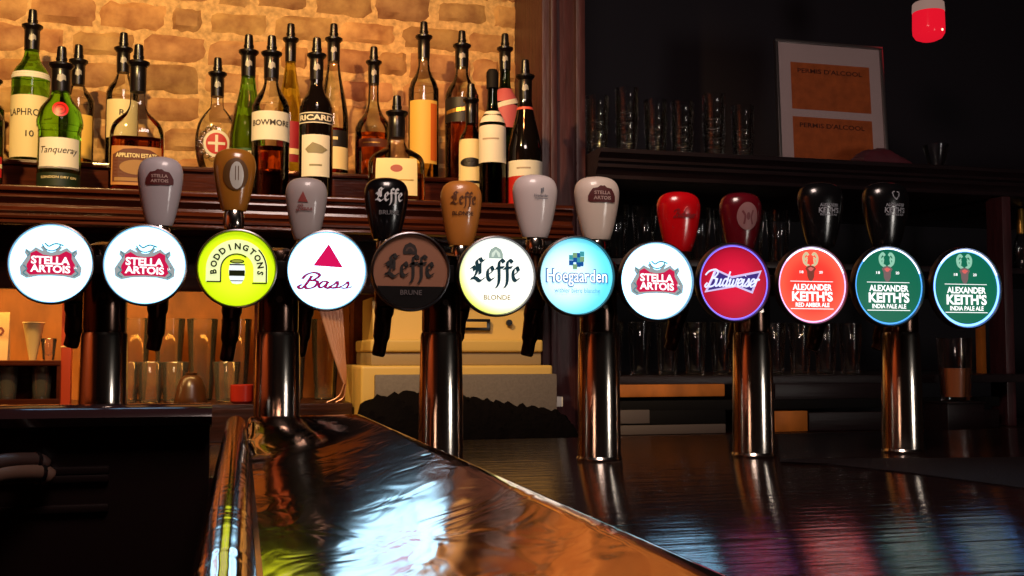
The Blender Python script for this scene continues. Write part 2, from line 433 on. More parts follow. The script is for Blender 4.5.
# brick wall: one mesh, real bricks over mortar
def brick_material():
    m = bpy.data.materials.new('old_brick'); m.use_nodes = True; nt = m.node_tree; b = nt.nodes['Principled BSDF']
    b.inputs['Roughness'].default_value = 0.8
    at = nt.nodes.new('ShaderNodeAttribute'); at.attribute_name = 'tint'
    tc = nt.nodes.new('ShaderNodeTexCoord')
    n1 = nt.nodes.new('ShaderNodeTexNoise'); n1.inputs['Scale'].default_value = 22; n1.inputs['Detail'].default_value = 6
    n2 = nt.nodes.new('ShaderNodeTexNoise'); n2.inputs['Scale'].default_value = 60; n2.inputs['Detail'].default_value = 8
    nt.links.new(tc.outputs['Object'], n1.inputs['Vector']); nt.links.new(tc.outputs['Object'], n2.inputs['Vector'])
    rp = nt.nodes.new('ShaderNodeValToRGB'); e = rp.color_ramp.elements
    e[0].position = 0.30; e[0].color = rgb((150, 98, 58)); e[1].position = 0.72; e[1].color = rgb((216, 168, 108))
    mul = nt.nodes.new('ShaderNodeMixRGB'); mul.blend_type = 'MULTIPLY'; mul.inputs[0].default_value = 1
    nt.links.new(n1.outputs['Fac'], rp.inputs[0]); nt.links.new(rp.outputs[0], mul.inputs[1]); nt.links.new(at.outputs['Color'], mul.inputs[2])
    nt.links.new(mul.outputs[0], b.inputs['Base Color'])
    bp = nt.nodes.new('ShaderNodeBump'); bp.inputs['Strength'].default_value = 0.8; bp.inputs['Distance'].default_value = 0.003
    nt.links.new(n2.outputs['Fac'], bp.inputs['Height']); nt.links.new(bp.outputs[0], b.inputs['Normal'])
    return m
def brick_wall():
    rnd = random.Random(3); mb = MB(); tints = []
    x_end = X_POST0 + 0.02; x0 = XL; z = EYE + 0.10; course = 0.0665; row = 0
    def n_added(k, t): tints.extend([t]*k)
    mb.box(x0, x_end, Y_WALL + 0.008, Y_WALL + 0.1, EYE - 0.6, EYE + 1.6, mi=1); n_added(8, (1, 1, 1))
    while z < EYE + 1.5:
        x = x0 + (0.0 if row % 2 else -0.10) + rnd.uniform(-0.02, 0.02)
        while x < x_end:
            L = rnd.choice((0.142, 0.15, 0.136, 0.075, 0.146)); L = min(L, x_end - x) if x + L > x_end else L
            if L < 0.02: break
            g = 0.0036; px0, px1 = max(x, x0) + g, x + L - g
            if px1 - px0 > 0.012:
                # a ragged front face: 7 x 4 grid with worn edges
                nx, nz = 6, 4; d0 = rnd.uniform(-0.004, 0.003); vs, fs = [], []
                j = [rnd.uniform(-0.003, 0.003) for _ in range(64)]
                for a in range(nx+1):
                    for b in range(nz+1):
                        u, w = a/nx, b/nz; edge = min(a, nx-a, b, nz-b)
                        yy = Y_WALL + d0 + (0.011 if edge == 0 else 0.0) + rnd.uniform(-0.0016, 0.0016)
                        zz = z + g + (course - 2*g)*w
                        if b in (0, nz): zz += rnd.uniform(-0.0035, 0.0035)
                        xx = px0 + (px1-px0)*u + (rnd.uniform(-0.003, 0.003) if a in (0, nx) else 0)
                        vs.append((xx, yy, zz))
                for a in range(nx):
                    for b in range(nz):
                        q = a*(nz+1)+b; fs.append((q, q+nz+1, q+nz+2, q+1))
                edge_i = [a*(nz+1) for a in range(nx+1)] + [nx*(nz+1)+b for b in range(1, nz+1)] + [a*(nz+1)+nz for a in range(nx-1, -1, -1)] + [b for b in range(nz-1, 0, -1)]
                o = len(vs); vs += [(vs[q][0], Y_WALL + 0.02, vs[q][2]) for q in edge_i]; k = len(edge_i)
                for q in range(k): fs.append((edge_i[q], o+q, o+(q+1) % k, edge_i[(q+1) % k]))
                t = rnd.uniform(0.66, 1.02); mb.add(vs, fs); n_added(len(vs), (t*rnd.uniform(.96, 1.04), t*rnd.uniform(.9, 1.02), t*rnd.uniform(.82, 1.02)))
            x += L
        z += course; row += 1
    mort = mat('pale_mortar', (208, 164, 108), 0.9, bump=0.8, bscale=70, vary=0.35)
    o = mb.build('wall_brick', [brick_material(), mort], fix=False)
    ca = o.data.color_attributes.new('tint', 'FLOAT_COLOR', 'POINT')
    for i, t in enumerate(tints): ca.data[i].color = (t[0], t[1], t[2], 1)
    structure(o)
brick_wall()
# wood post between the brick and the cabinet
pst = MB(); w = X_POST1 - X_POST0
pst.box(X_POST0, X_POST1, 2.2, 2.7, 0, EYE + 1.6, 0.006)
pst.box(X_POST0 + w*0.18, X_POST0 + w*0.34, 2.188, 2.21, 0, EYE + 1.6, 0.004)
pst.box(X_POST0 + w*0.80, X_POST1 + 0.004, 2.186, 2.21, 0, EYE + 1.6, 0.005)
structure(pst.build('trim_1', WOOD_POST))

# ------------------------------------------------------------------ counter, rail, ledge
counter = thing('bar_counter', 'dark glossy wooden bar top reflecting the lit taps', 'counter', (0, 0, 0))
def counter_material():
    m = mat('glossy_bar_top', (20, 12, 14), 0.12, spec=1.0)
    nt = m.node_tree; b = nt.nodes['Principled BSDF']
    tc = nt.nodes.new('ShaderNodeTexCoord'); mp = nt.nodes.new('ShaderNodeMapping'); mp.inputs['Scale'].default_value = (3, 26, 1)
    nz = nt.nodes.new('ShaderNodeTexNoise'); nz.inputs['Scale'].default_value = 3; nz.inputs['Detail'].default_value = 6
    bp = nt.nodes.new('ShaderNodeBump'); bp.inputs['Strength'].default_value = 0.21; bp.inputs['Distance'].default_value = 0.006
    nt.links.new(tc.outputs['Object'], mp.inputs[0]); nt.links.new(mp.outputs[0], nz.inputs['Vector'])
    nt.links.new(nz.outputs['Fac'], bp.inputs['Height']); nt.links.new(bp.outputs[0], b.inputs['Normal'])
    rp = nt.nodes.new('ShaderNodeValToRGB'); rp.color_ramp.elements[0].color = rgb((14, 8, 10)); rp.color_ramp.elements[1].color = rgb((40, 20, 16))
    nt.links.new(nz.outputs['Fac'], rp.inputs[0]); nt.links.new(rp.outputs[0], b.inputs['Base Color'])
    return m
RX0, RX1, RY1 = 0.0, 0.125, 1.045
cm = counter_material()
MB().box(RX1 + 0.001, 1.75, -0.25, 1.49, CT - 0.04, CT, 0.004).build('counter_top', cm, counter)
MB().box(-1.5, RX1, 1.10, 1.49, CT - 0.04, CT, 0.004).build('tap_deck', cm, counter)
MB().box(RX1 + 0.03, 1.72, 0.0, 1.44, 0.0, CT - 0.0395).build('counter_base', WOOD_DARK, counter)
MB().box(-1.47, RX1 + 0.03, 1.12, 1.44, 0.0, CT - 0.04).build('deck_base', WOOD_DARK, counter)

# front ledge that hides the feet of the left towers
Z_LEDGE = P(110, 405, 1.07).z
ledge = thing('bar_ledge', 'dark polished ledge with rounded lip running left from the copper rail', 'ledge', (0, 0, 0))
pr = [(1.098, Z_LEDGE), (1.055, Z_LEDGE), (1.045, Z_LEDGE - 0.003), (1.040, Z_LEDGE - 0.010), (1.045, Z_LEDGE - 0.018), (1.055, Z_LEDGE - 0.021), (1.098, Z_LEDGE - 0.021)]
MB().prism(pr, -1.5, -0.010).build('ledge_board', mat('dark_polished_ledge', (42, 24, 26), 0.14, spec=0.8), ledge)
pan = MB(); pan.box(-1.5, -0.012, 1.062, 1.098, 0.0, Z_LEDGE - 0.0215)
for yp in (470, 478, 508): 
    zz = P(100, yp, 1.06).z; pan.box(-0.80, -0.10, 1.0575, 1.064, zz - 0.0035, zz + 0.0035, 0.002)
pan.build('front_panel', mat('black_panel_wood', (22, 12, 12), 0.32), ledge)

# copper-clad bar rail: a long bullnose tray with a rounded far end
def rail():
    zt = EYE - 0.0545; zb = CT - 0.05; D = 0.026
    ys = [-0.20 + 0.04*i for i in range(26)] + [0.84 + 0.0075*i for i in range(1, 28)]
    vs, fs = [], []
    for y in ys:
        q = min(1.0, max(0.0, (y - 0.84)/(1.02 - 0.84))); dep = D*(1 - q*q*(3 - 2*q))          # the scoop runs out toward the far end
        e = max(0.0, (y - 1.005)/(RY1 - 1.005)); drop = 0.016*(1 - math.sqrt(max(0, 1 - e*e)))   # rounded end
        lx = 0.0025 - 0.0150*(RY1 - y); rx = RX1
        row = [(lx, zb)]
        for k in range(15):
            a = math.radians(205 - 200*k/14); row.append((lx + 0.0092 + 0.0092*math.cos(a), zt - 0.0092 + 0.0092*math.sin(a)))
        x0 = lx + 0.0222
        row += [(lx + 0.0186, zt - 0.011 - dep*.30), (lx + 0.0196, zt - 0.004 - dep*.80)]
        for k in range(25):
            u = k/24; row.append((x0 + (rx - 0.005 - x0)*u, zt - dep*(1 - (0.30*u + 0.70*u*u)) - 0.001*(1 - u)))
        for k in range(1, 7):
            a = math.radians(90 - 15*k); row.append((rx - 0.005 + 0.005*math.cos(a), zt - 0.005 + 0.005*math.sin(a)))
        row.append((rx, zb)); n = len(row)
        vs += [(x, y, z - (drop if z > zb else 0)) for x, z in row]
    for i in range(len(ys)-1):
        for k in range(n-1): a = i*n+k; fs.append((a, a+1, a+n+1, a+n))
        fs.append((i*n+n-1, i*n, (i+1)*n, (i+1)*n+n-1))
    fs.append(tuple(range(n))); fs.append(tuple(reversed(range((len(ys)-1)*n, len(ys)*n))))
    m = mat('hammered_copper', (206, 164, 140), 0.085, 1.0)
    nt = m.node_tree; b = nt.nodes['Principled BSDF']
    tc = nt.nodes.new('ShaderNodeTexCoord'); mp = nt.nodes.new('ShaderNodeMapping'); mp.inputs['Scale'].default_value = (30, 16, 12)
    nz = nt.nodes.new('ShaderNodeTexNoise'); nz.inputs['Scale'].default_value = 1.0; nz.inputs['Detail'].default_value = 2.0; nz.inputs['Distortion'].default_value = 1.2
    bp = nt.nodes.new('ShaderNodeBump'); bp.inputs['Strength'].default_value = 0.06; bp.inputs['Distance'].default_value = 0.010
    nt.links.new(tc.outputs['Object'], mp.inputs[0]); nt.links.new(mp.outputs[0], nz.inputs['Vector'])
    nt.links.new(nz.outputs['Fac'], bp.inputs['Height']); nt.links.new(bp.outputs[0], b.inputs['Normal'])
    rail_root = thing('bar_rail', 'polished copper-clad bar rail coming toward the viewer with rounded left edge', 'bar rail', (0, 0, 0))
    mb = MB(); mb.add(vs, fs); mb.build('copper_cladding', m, rail_root)
    MB().box(0.012, RX1 - 0.012, 0.0, 1.03, 0.0, zb).build('support_wall', WOOD_DARK, rail_root)
rail()

# dark rubber mat along the feet of the right towers
def drip_mat():
    z = CT
    pts = [PZ(780, 460, z), PZ(878, 459, z), PZ(930, 459, z), PZ(1040, 458, z), PZ(1040, 491, z), PZ(905, 473, z), PZ(830, 465, z), PZ(780, 463, z)]
    mb = MB(); n = len(pts)
    top = [(p.x, p.y, z + 0.0012) for p in pts]; bot = [(p.x, p.y, z + .0003) for p in pts]
    cx = sum(p.x for p in pts)/n; cy = sum(p.y for p in pts)/n
    lip = [(cx + (p.x-cx)*0.985, cy + (p.y-cy)*0.94, z + 0.0016) for p in pts]
    tris = [tuple(t) for t in tessellate_polygon([[Vector((a[0], a[1], 0)) for a in lip]])]
    mb.add(lip, tris); mb.add(top + lip, [(i, (i+1) % n, n+(i+1) % n, n+i) for i in range(n)])
    mb.add(bot + top, [(i, (i+1) % n, n+(i+1) % n, n+i) for i in range(n)])
    mb.add(bot, tris)
    tag(mb.build('bar_mat', mat('black_rubber', (20, 15, 17), 0.55, bump=0.6, bscale=300, spec=.15)), 'thin black rubber mat on the bar top around the right towers', 'mat')
drip_mat()

# dark rounded ends of two tool handles at the left
for i, (yp, dz, lab, nm) in enumerate(((459, 0.0, 'dark rounded handle end on the black panel, upper of the two', 0), (470, 0.0, 'dull brown rounded handle end, lower of the two by the left edge', 1))):
    a = P(-40, yp + 16, 0.99); e = P(34 + 4*i, yp + (2 if i == 0 else 3), 1.045)
    r = 0.0075 if i == 0 else 0.0085
    path = smooth_curve([a, a*0.5 + e*0.5 + Vector((0, 0, 0.004)), e, e + Vector((0.006, 0.004, -0.003)), e + Vector((0.010, 0.0065, -0.0065))], 5)
    rr = [r]*len(path); rr[-1] = r*0.45; rr[-2] = r*0.72; rr[-3] = r*0.9
    h = thing('tool_handle', lab, 'handle', tuple(a), group='tool handles at the left edge')
    MB().tube([p - a for p in path], rr, 14).build('grip', mat('dull_grip_%d' % i, ((50, 35, 32), (86, 64, 54))[i], 0.4), h)
    q = path[len(path)//2] - a; q2 = path[len(path)//2 + 1] - a
    MB().tube([q, q2], r*1.12, 14).build('collar', BLACK, h)

# ------------------------------------------------------------------ beer towers
tower_px = [(103, 408), (277, 410), (441, 463), (599, 455), (753, 455), (902, 453)]
badge = [ # px x, px y, px diameter
    (51, 263.5, 88), (145, 265, 86), (237, 268.5, 82), (327, 270.5, 82), (411, 271.5, 79), (497, 276, 79), (577, 276, 77), (657, 281, 75), (734, 282.5, 73), (812.5, 285, 72), (889, 286, 72), (966.5, 288, 71)]
handles = [None, (159.5, 157, 226, 46, 'grey'), (234, 149, 211, 43, 'tan'), (306, 178, 240, 42, 'grey2'), (386, 178, 240, 44, 'black'), (461, 181, 246, 41, 'orange'), (535, 175, 238, 44, 'white'),
           (597, 177, 240, 44, 'cream'), (679, 192, 252, 42, 'red'), (741, 193, 252, 40, 'dkred'), (821, 183, 247, 43, 'black2'), (886, 183, 247, 43, 'black3')]
tower_where = ['between the two lit white discs on the far left', 'between the lime disc and the red triangle disc', 'beneath the brown disc, tallest one beside the printer', 'beneath the pale blue disc', 'beneath the red bow tie disc', 'beneath the left of the two green discs']
tower_X = []
for i, (px, py) in enumerate(tower_px):
    x = P(px, 400, Y_TOWER).x; tower_X.append(x)
    z_arm = (P(badge[2*i][0], badge[2*i][1], Y_BADGE).z + P(badge[2*i+1][0], badge[2*i+1][1], Y_BADGE).z)/2
    t = thing('beer_tower', 'chrome beer tower column ' + tower_where[i], 'beer tower', (x, Y_TOWER, CT + .0004), group='chrome beer towers on the bar')
    H = z_arm - CT; zc = P(px, 333, Y_TOWER).z - CT
    base = [(0.0, 0), (0.033, 0), (0.034, 0.003), (0.031, 0.0055), (0.0262, 0.008), (0.0248, 0.0125), (0, 0.0125)] if i in (0, 1) else [(0.0, 0), (0.0258, 0), (0.0262, 0.002), (0.0248, 0.0045), (0, 0.0045)]
    MB().lathe(base, seg=40).build('base_flange', CHROME, t)
    MB().lathe([(0, .004), (0.0246, .004), (0.0240, zc*0.5), (0.0226, zc - 0.004), (0.0215, zc), (0, zc)], seg=48).build('column', CHROME, t)
    MB().lathe([(0, zc), (0.0205, zc), (0.0212, zc + 0.003), (0.0212, H - 0.004), (0.0215, H + 0.014), (0.019, H + 0.021), (0.010, H + 0.025), (0, H + 0.026)], seg=40).build('upper_sleeve', mat('smoked_chrome', (84, 66, 58), 0.2, 1.0), t)
    MB().lathe([(0, -0.003), (0.0034, -0.003), (0.0034, 0.001), (0, 0.001)], (0, -0.0215, H - 0.030), 12, axis='Y').build('bolt', CHROME, t)
    xa = P(badge[2*i][0], badge[2*i][1], Y_TOWER).x - x; xb = P(badge[2*i+1][0], badge[2*i+1][1], Y_TOWER).x - x
    xa = P(badge[2*i][0], badge[2*i][1], Y_BADGE).x - x; xb = P(badge[2*i+1][0], badge[2*i+1][1], Y_BADGE).x - x
    mb = MB(); mb.lathe([(0, xa - 0.012), (0.009, xa - 0.012), (0.0125, xa - 0.008), (0.0125, xb + 0.008), (0.009, xb + 0.012), (0, xb + 0.012)], (0, 0, H), 24, axis='X')
    mb.build('cross_arm', DARKMETAL, t)
    # short dark link block between the neighbouring discs
    ra, rb = [WX(b_[0] - b_[2]/2, b_[0] + b_[2]/2, b_[1], Y_BADGE - .006)/2 for b_ in (badge[2*i], badge[2*i+1])]
    xa = P(badge[2*i][0], badge[2*i][1], Y_BADGE - .006).x - x; xb = P(badge[2*i+1][0], badge[2*i+1][1], Y_BADGE - .006).x - x
    gm = (xa + ra + xb - rb)/2
    MB().box(gm - .0055, gm + .0055, -0.0245, -0.0135, H - 0.008, H + 0.010, 0.0008).build('badge_bracket', BLACK, t)

# ------------------------------------------------------------------ beer taps
hcol = {'grey': (178, 168, 172), 'tan': (164, 104, 34), 'grey2': (170, 158, 156), 'black': (12, 10, 12), 'orange': (196, 122, 48), 'white': (214, 200, 196), 'cream': (222, 204, 188), 'red': (206, 10, 20), 'dkred': (92, 10, 22), 'black2': (13, 12, 14), 'black3': (13, 12, 14)}
HPROF = [(max(0.0, q.x), min(1.0, max(0.0, q.y))) for q in smooth_curve([(0.28, 0.0), (.315, .06), (.365, .18), (.425, .36), (.472, .54), (.498, .70), (.488, .81), (.43, .905), (.32, .965), (.17, .993), (0, 1.0)], 4)]
def hrad(t):
    for (r0, t0), (r1, t1) in zip(HPROF, HPROF[1:]):
        if t0 <= t <= t1 and t1 > t0: return r0 + (r1-r0)*(t-t0)/(t1-t0)
    return 0.0
PRINT = lambda n, c, r=0.5: mat('print_' + n, c, r)
tap_label = [
 'lit white disc with red cartouche and no handle above, leftmost tap', 'lit white disc with red cartouche under a grey pear-shaped handle', 'lit lime green disc with a barrel under an amber brown handle',
 'lit white disc with a red triangle under a pale grey handle', 'unlit brown and black disc in blackletter under a black handle', 'lit pale yellow disc in blackletter under an orange handle',
 'lit pale blue disc with blue blocks under a white handle', 'lit white disc with pink-red cartouche beside the red bow tie disc', 'dark red disc with a blue bow tie under a bright red handle',
 'orange-red disc with a stag head under a dark red handle', 'green disc with a stag head beside the orange-red one', 'green disc with a stag head and bright rim, rightmost tap']
face_col = [('white_a', (150, 214, 255), 4.2), ('white_b', (150, 214, 255), 4.2), ('lime', (206, 236, 18), 1.0), ('white_c', (150, 214, 255), 4.2), ('brune', (104, 72, 58), 0.75), ('blonde', (250, 255, 240), 1.1),
            ('hoeg', (158, 228, 246), 1.05), ('white_d', (150, 214, 255), 4.2), ('budred', (184, 8, 46), 0.95), ('keithred', (232, 60, 44), 1.0), ('keithgreen', (0, 100, 74), 1.0), ('keithgreen', (0, 100, 74), 1.0)]
def edge_tint(name, center, edge, e, r_in=0.45, r_out=1.0, off=(0, 0), ry=1.0):
    """a printed face whose colour changes from the middle to the border"""
    if name in MATS: return MATS[name]
    m = mat(name, center, 0.35, emit=e); nt = m.node_tree; b = nt.nodes['Principled BSDF']
    tc = nt.nodes.new('ShaderNodeTexCoord'); mp = nt.nodes.new('ShaderNodeMapping'); mp.vector_type = 'POINT'
    mp.inputs['Location'].default_value = (-off[0], 0, -off[1])
    gr = nt.nodes.new('ShaderNodeVectorMath'); gr.operation = 'LENGTH'
    mz = nt.nodes.new('ShaderNodeVectorMath'); mz.operation = 'MULTIPLY'; mz.inputs[1].default_value = (1, 0, ry)
    rp = nt.nodes.new('ShaderNodeMapRange'); rp.inputs[1].default_value = r_in*0.0425; rp.inputs[2].default_value = r_out*0.0425; rp.interpolation_type = 'SMOOTHSTEP'
    mx = nt.nodes.new('ShaderNodeMixRGB'); mx.inputs[1].default_value = rgb(center); mx.inputs[2].default_value = rgb(edge)
    nt.links.new(tc.outputs['Object'], mp.inputs[0]); nt.links.new(mp.outputs[0], mz.inputs[0]); nt.links.new(mz.outputs[0], gr.inputs[0])
    nt.links.new(gr.outputs['Value'], rp.inputs[0]); nt.links.new(rp.outputs[0], mx.inputs[0])
    nt.links.new(mx.outputs[0], b.inputs['Emission Color']); nt.links.new(mx.outputs[0], b.inputs['Base Color'])
    return m
WHT = lit('white', (255, 255, 255), 1.25)

for i, ((bx, by, bd), hd) in enumerate(zip(badge, handles)):
    pos = P(bx, by, Y_BADGE - .006) + Vector((0, .006, 0)); R = WX(bx - bd/2, bx + bd/2, by, Y_BADGE)/2
    tap = thing('beer_tap', tap_label[i], 'beer tap', tuple(pos), group='beer taps along the bar')
    Rf = R*0.935
    # ring: a short chrome drum with a rolled lip; the face sits inside it
    MB().lathe([(0, .0290), (.0075, .0290), (.0085, .012), (R*0.72, .010), (R*0.92, .005), (R*.995, .001), (R, -.001), (R, -.006), (R*0.985, -.0085), (R*0.955, -.0090), (Rf, -.0070), (Rf, -.004), (0, -.004)], seg=72, axis='Y').build('badge_rim', RIM, tap)
    fn, fc, fe = face_col[i]
    if fn == 'blonde': fm = edge_tint('lit_blonde', (250, 255, 246), (208, 226, 60), 1.05, 0.85, 1.25, (0.007, 0.007))
    elif fn == 'hoeg': fm = edge_tint('lit_hoeg', (206, 244, 252), (92, 214, 240), 1.05, 0.35, 1.15, (-0.012, 0.0))
    elif fn == 'lime': fm = edge_tint('lit_lime', (214, 238, 40), (190, 226, 10), 1.0, 0.4, 0.95)
    elif fn == 'keithred': fm = edge_tint('lit_keithred', (226, 50, 40), (240, 84, 62), 1.0, 0.5, 1.0)
    elif fn == 'budred': fm = edge_tint('lit_budred', (196, 10, 50), (150, 4, 36), 0.95, 0.3, 1.1)
    elif fn == 'brune': fm = mat('unlit_brown', (146, 100, 78), .5, spec=.25)
    else: fm = lit(fn, fc, fe)
    MB().lathe([(0, -.0058), (Rf*0.6, -.0057), (Rf*0.995, -.0052), (Rf*0.995, -.0035), (0, -.0035)], seg=72, axis='Y').build('badge_face', fm, tap)
    face = [c for c in tap.children if c.name.startswith('badge_face')]
    face = [o for o in bpy.data.objects if o.parent == tap and o.name.startswith('badge_face')][0]
    fmap = lambda x, y, k, r=Rf: (x*r, -.0059 - 0.00022*k, y*r)
    if i in (0, 1, 7): art(face, stella_layers(), fmap)
    if i == 2:
        dk = lit('ink_black', (26, 30, 10))
        art(face, [('pale_arch', lit('pale_lime', (238, 246, 176)), [ring(0, -.02, .43, .80, -0.05, PI + .05, 40), rect(-.80, -.36, -.43, -.02), rect(.43, -.36, .80, -.02)]),
            ('arch_outline', dk, [stroke([(-.78, -.36), (-.42, -.36)], .035, n=1), stroke([(-.42, -.37), (-.42, -.02)], .035, n=1), ring(-.01, -.02, .39, .425, math.radians(52), PI, 24),
                stroke([(.40, -.39), (.78, -.39)], .035, n=1), stroke([(.77, -.40), (.77, -.02)], .035, n=1), ring(0, -.02, .752, .79, 0, math.radians(44), 16)]),
            ('barrel', lit('barrel_white', (236, 246, 246)), [poly(mirror([(0, -.42), (.12, -.40), (.19, -.28), (.215, -.10), (.20, .06), (.17, .13), (0, .13)]))]),
            ('barrel_bands', dk, [rect(-.205, -.20, .205, -.05), rect(-.20, .085, .20, .12), disc(0, .19, .19, .06, 24, 1), rect(-.17, -.34, .17, -.32)]),
            ('barrel_lid', lit('barrel_olive', (150, 160, 60)), [disc(0, .195, .15, .035, 24, 1)]),
            ('lettering', dk, [arc_text('BODDINGTONS', 0, -.02, .615, math.radians(187), math.radians(-9), .17, .04)])], fmap)
    if i == 3:
        art(face, [('triangle', lit('bass_red', (206, 16, 84)), [poly([(.04, .70), (-.36, .12), (.42, .08)])]),
            ('lettering', lit('bass_ink', (150, 26, 88)), bass(-.02, -.46, 1.32, .235) + [stroke([(-.02, -.50), (.18, -.44), (.40, -.46)], .03, taper=True)])], fmap)
    if i in (4, 5):
        b = i == 4
        ink = mat('leffe_ink_brune', (24, 16, 14), .6) if b else lit('leffe_ink_blonde', (26, 52, 60))
        em = mat('arch_brune', (38, 26, 22), .6) if b else lit('arch_blonde', (150, 170, 160))
        em2 = mat('arch_brune_in', (80, 54, 44), .6) if b else lit('arch_blonde_in', (205, 220, 205))
        low = []
        if b:
            a0 = math.asin(-.40); seg = [(math.cos(a), math.sin(a)) for a in [PI - a0 + (2*a0 - PI + 2*PI - 2*PI)*0 + (PI + 2*a0)*q/24 for q in range(25)]]
            low = [('dark_band', mat('brune_band', (12, 8, 8), .5, spec=.2), [poly([(.985*x, .985*y) for x, y in seg])])]
        art(face, low + [('arch_emblem', em, [poly([(-.22, .46), (.16, .46), (.16, .58), (.11, .70), (-.03, .78), (-.17, .70), (-.22, .58)])]),
            ('arch_inner', em2, [poly([(-.15, .50), (.09, .50), (.08, .60), (-.03, .70), (-.14, .60)]) if not b else ring(-.03, .54, .07, .12, 0, PI, 12)]),
            ('arch_spire', em, [poly([(-.09, .50), (.03, .50), (-.03, .64)])]),
            ('lettering', ink, leffe(-.02, -.12, 1.30, .36)),
            ('small_lettering', mat('brune_small', (92, 84, 84), .6) if b else lit('blonde_small', (140, 116, 40)), [text('BRUNE' if b else 'BLONDE', 0, -.56, .58 if b else .72, .13, .012)])], fmap)
    if i == 6:
        bl = [lit('block_navy', (20, 78, 150)), lit('block_teal', (60, 150, 160)), lit('block_olive', (120, 160, 120))]
        sq = [(-.22, .28, 0), (-.22, .42, 1), (-.12, .18, 2), (-.10, .36, 0), (-.02, .24, 0), (-.02, .48, 0), (.08, .52, 1), (.08, .38, 2), (.06, .26, 0), (-.12, .48, 2), (.0, .36, 1)]
        art(face, [('block_emblem', bl[k], [rect(x, y, x + .12, y + .13) for x, y, c in sq if c == k]) for k in (0, 1, 2)] +
            [('lettering_outline', lit('hoeg_navy', (30, 104, 168)), [text('Hoegaarden', 0, -.05, 1.73, .49, .048)]), ('lettering', WHT, [text('Hoegaarden', 0, -.05, 1.66, .44, .006)]),
             ('small_lettering', lit('hoeg_small', (84, 150, 190)), [text('witbier bière blanche', 0, -.38, 1.26, .12)])], fmap)
    if i == 8:
        o_ = [(-.54, .36), (-.06, .17), (.82, .34), (.54, -.29), (.05, -.12), (-.86, -.28)]; n_ = [(-.50, .29), (-.06, .11), (.74, .27), (.50, -.22), (.05, -.06), (-.76, -.22)]
        art(face, [('bow_tie_border', lit('bow_white', (206, 190, 236)), [poly(o_)]), ('bow_tie', lit('bow_blue', (56, 36, 120)), [poly(n_)]),
            ('lettering', lit('bow_script', (214, 220, 255), 1.15), script(-.06, -.10, 1.52, .27))], fmap)
    if i >= 9: art(face, keith_layers('RED AMBER ALE' if i == 9 else 'INDIA PALE ALE', 'red' if i == 9 else 'green'), fmap)
    if i in (8, 9, 10, 11):   # emissive rings standing in for the rim's reflection and the disc's lit edge
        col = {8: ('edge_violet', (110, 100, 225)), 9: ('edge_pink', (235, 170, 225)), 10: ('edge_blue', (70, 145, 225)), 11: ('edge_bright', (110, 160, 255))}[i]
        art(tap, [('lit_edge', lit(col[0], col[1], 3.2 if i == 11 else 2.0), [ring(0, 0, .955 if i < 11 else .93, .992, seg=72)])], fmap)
        if i >= 9: art(tap, [('edge_glint', lit('edge_glint', (215, 225, 255), 3.0), [ring(0, 0, .955, .99, math.radians(20), math.radians(140), 40)])], lambda x, y, k, r=Rf: (x*r, -.0064, y*r))  # bright arc painted as a highlight on the rim
    # shank, faucet, spout and handle on the bartender's side
    hx, ht, hb, hw, hk = hd if hd else (77, 170, 226, 44, None)
    hp = P(hx, hb, Y_FAUCET); loc = hp - pos; dy = loc.y
    MB().tube([(loc.x*0.42, .0585, 0), (loc.x*0.62, dy*0.62, 0.0), (loc.x, dy - 0.004, 0.002)], 0.0098, 16).build('shank', DARKMETAL, tap)
    zt = loc.z - 0.014
    MB().lathe([(0, -0.030), (0.0105, -0.030), (0.0130, -0.022), (0.0130, 0.012), (0.0095, 0.020), (0.0080, zt - 0.004), (0.0, zt - 0.004)], (loc.x, dy, 0.0), 24).build('faucet_body', DARKMETAL, tap)
    spy = [347, 350, 361, 356, 356, 352, 356, 352, 350, 350, 350, 350][i]
    sz = P(hx - 5, spy, Y_FAUCET).z - pos.z
    MB().tube(smooth_curve([(loc.x, dy, -0.026), (loc.x - .001, dy + .010, -0.042), (loc.x - .003, dy + .016, (sz - .042)/2 - .006), (loc.x - .006, dy + .018, sz)], 5), [0.0115]*5 + [0.0100]*5 + [0.0080]*5 + [0.0064], 16).build('spout', mat('dark_bronze', (46, 26, 18), 0.35, 1.0), tap)
    if hd:
        H = P(hx, ht, Y_FAUCET).z - hp.z; W = WX(hx - hw/2, hx + hw/2, (ht+hb)/2, Y_FAUCET)
        FL = 0.74
        cl = MB(); cl.lathe([(0, zt - .006), (.0105, zt - .006), (.0118, zt - .002), (.0118, zt + .010), (.0095, zt + .0145), (0, zt + .0145)], (loc.x, dy, 0), 24)
        cl.build('handle_collar', CHROME, tap)
        prof = [(0, loc.z)] + [(r*W, loc.z + t*H) for r, t in HPROF]; prof[-1] = (0, loc.z + H)
        hm = mat('handle_' + hk, hcol[hk], 0.22 if hk in ('black', 'black2', 'black3', 'red', 'dkred', 'tan') else 0.42, coat=0.5)
        hob = MB().lathe(prof, (loc.x, dy, 0), 36, 1.0, FL).build('tap_handle', hm, tap)
        def hmap(x, y, k, lx=loc.x, lz=loc.z, W=W, H=H, dy=dy):
            # x in handle widths from the axis, y in handle heights
            a = max(1e-4, hrad(min(.999, max(.001, y)))*W); xx = max(-a*0.999, min(a*0.999, x*W))
            return (lx + xx, dy - FL*math.sqrt(max(0, a*a - xx*xx)) - 0.0006 - 0.00025*k, lz + y*H)
        def put(shapes, cy, s): return [([(x*s*0.5, cy + y*s*0.5*W/H) for x, y in vs], fs) for vs, fs in shapes]
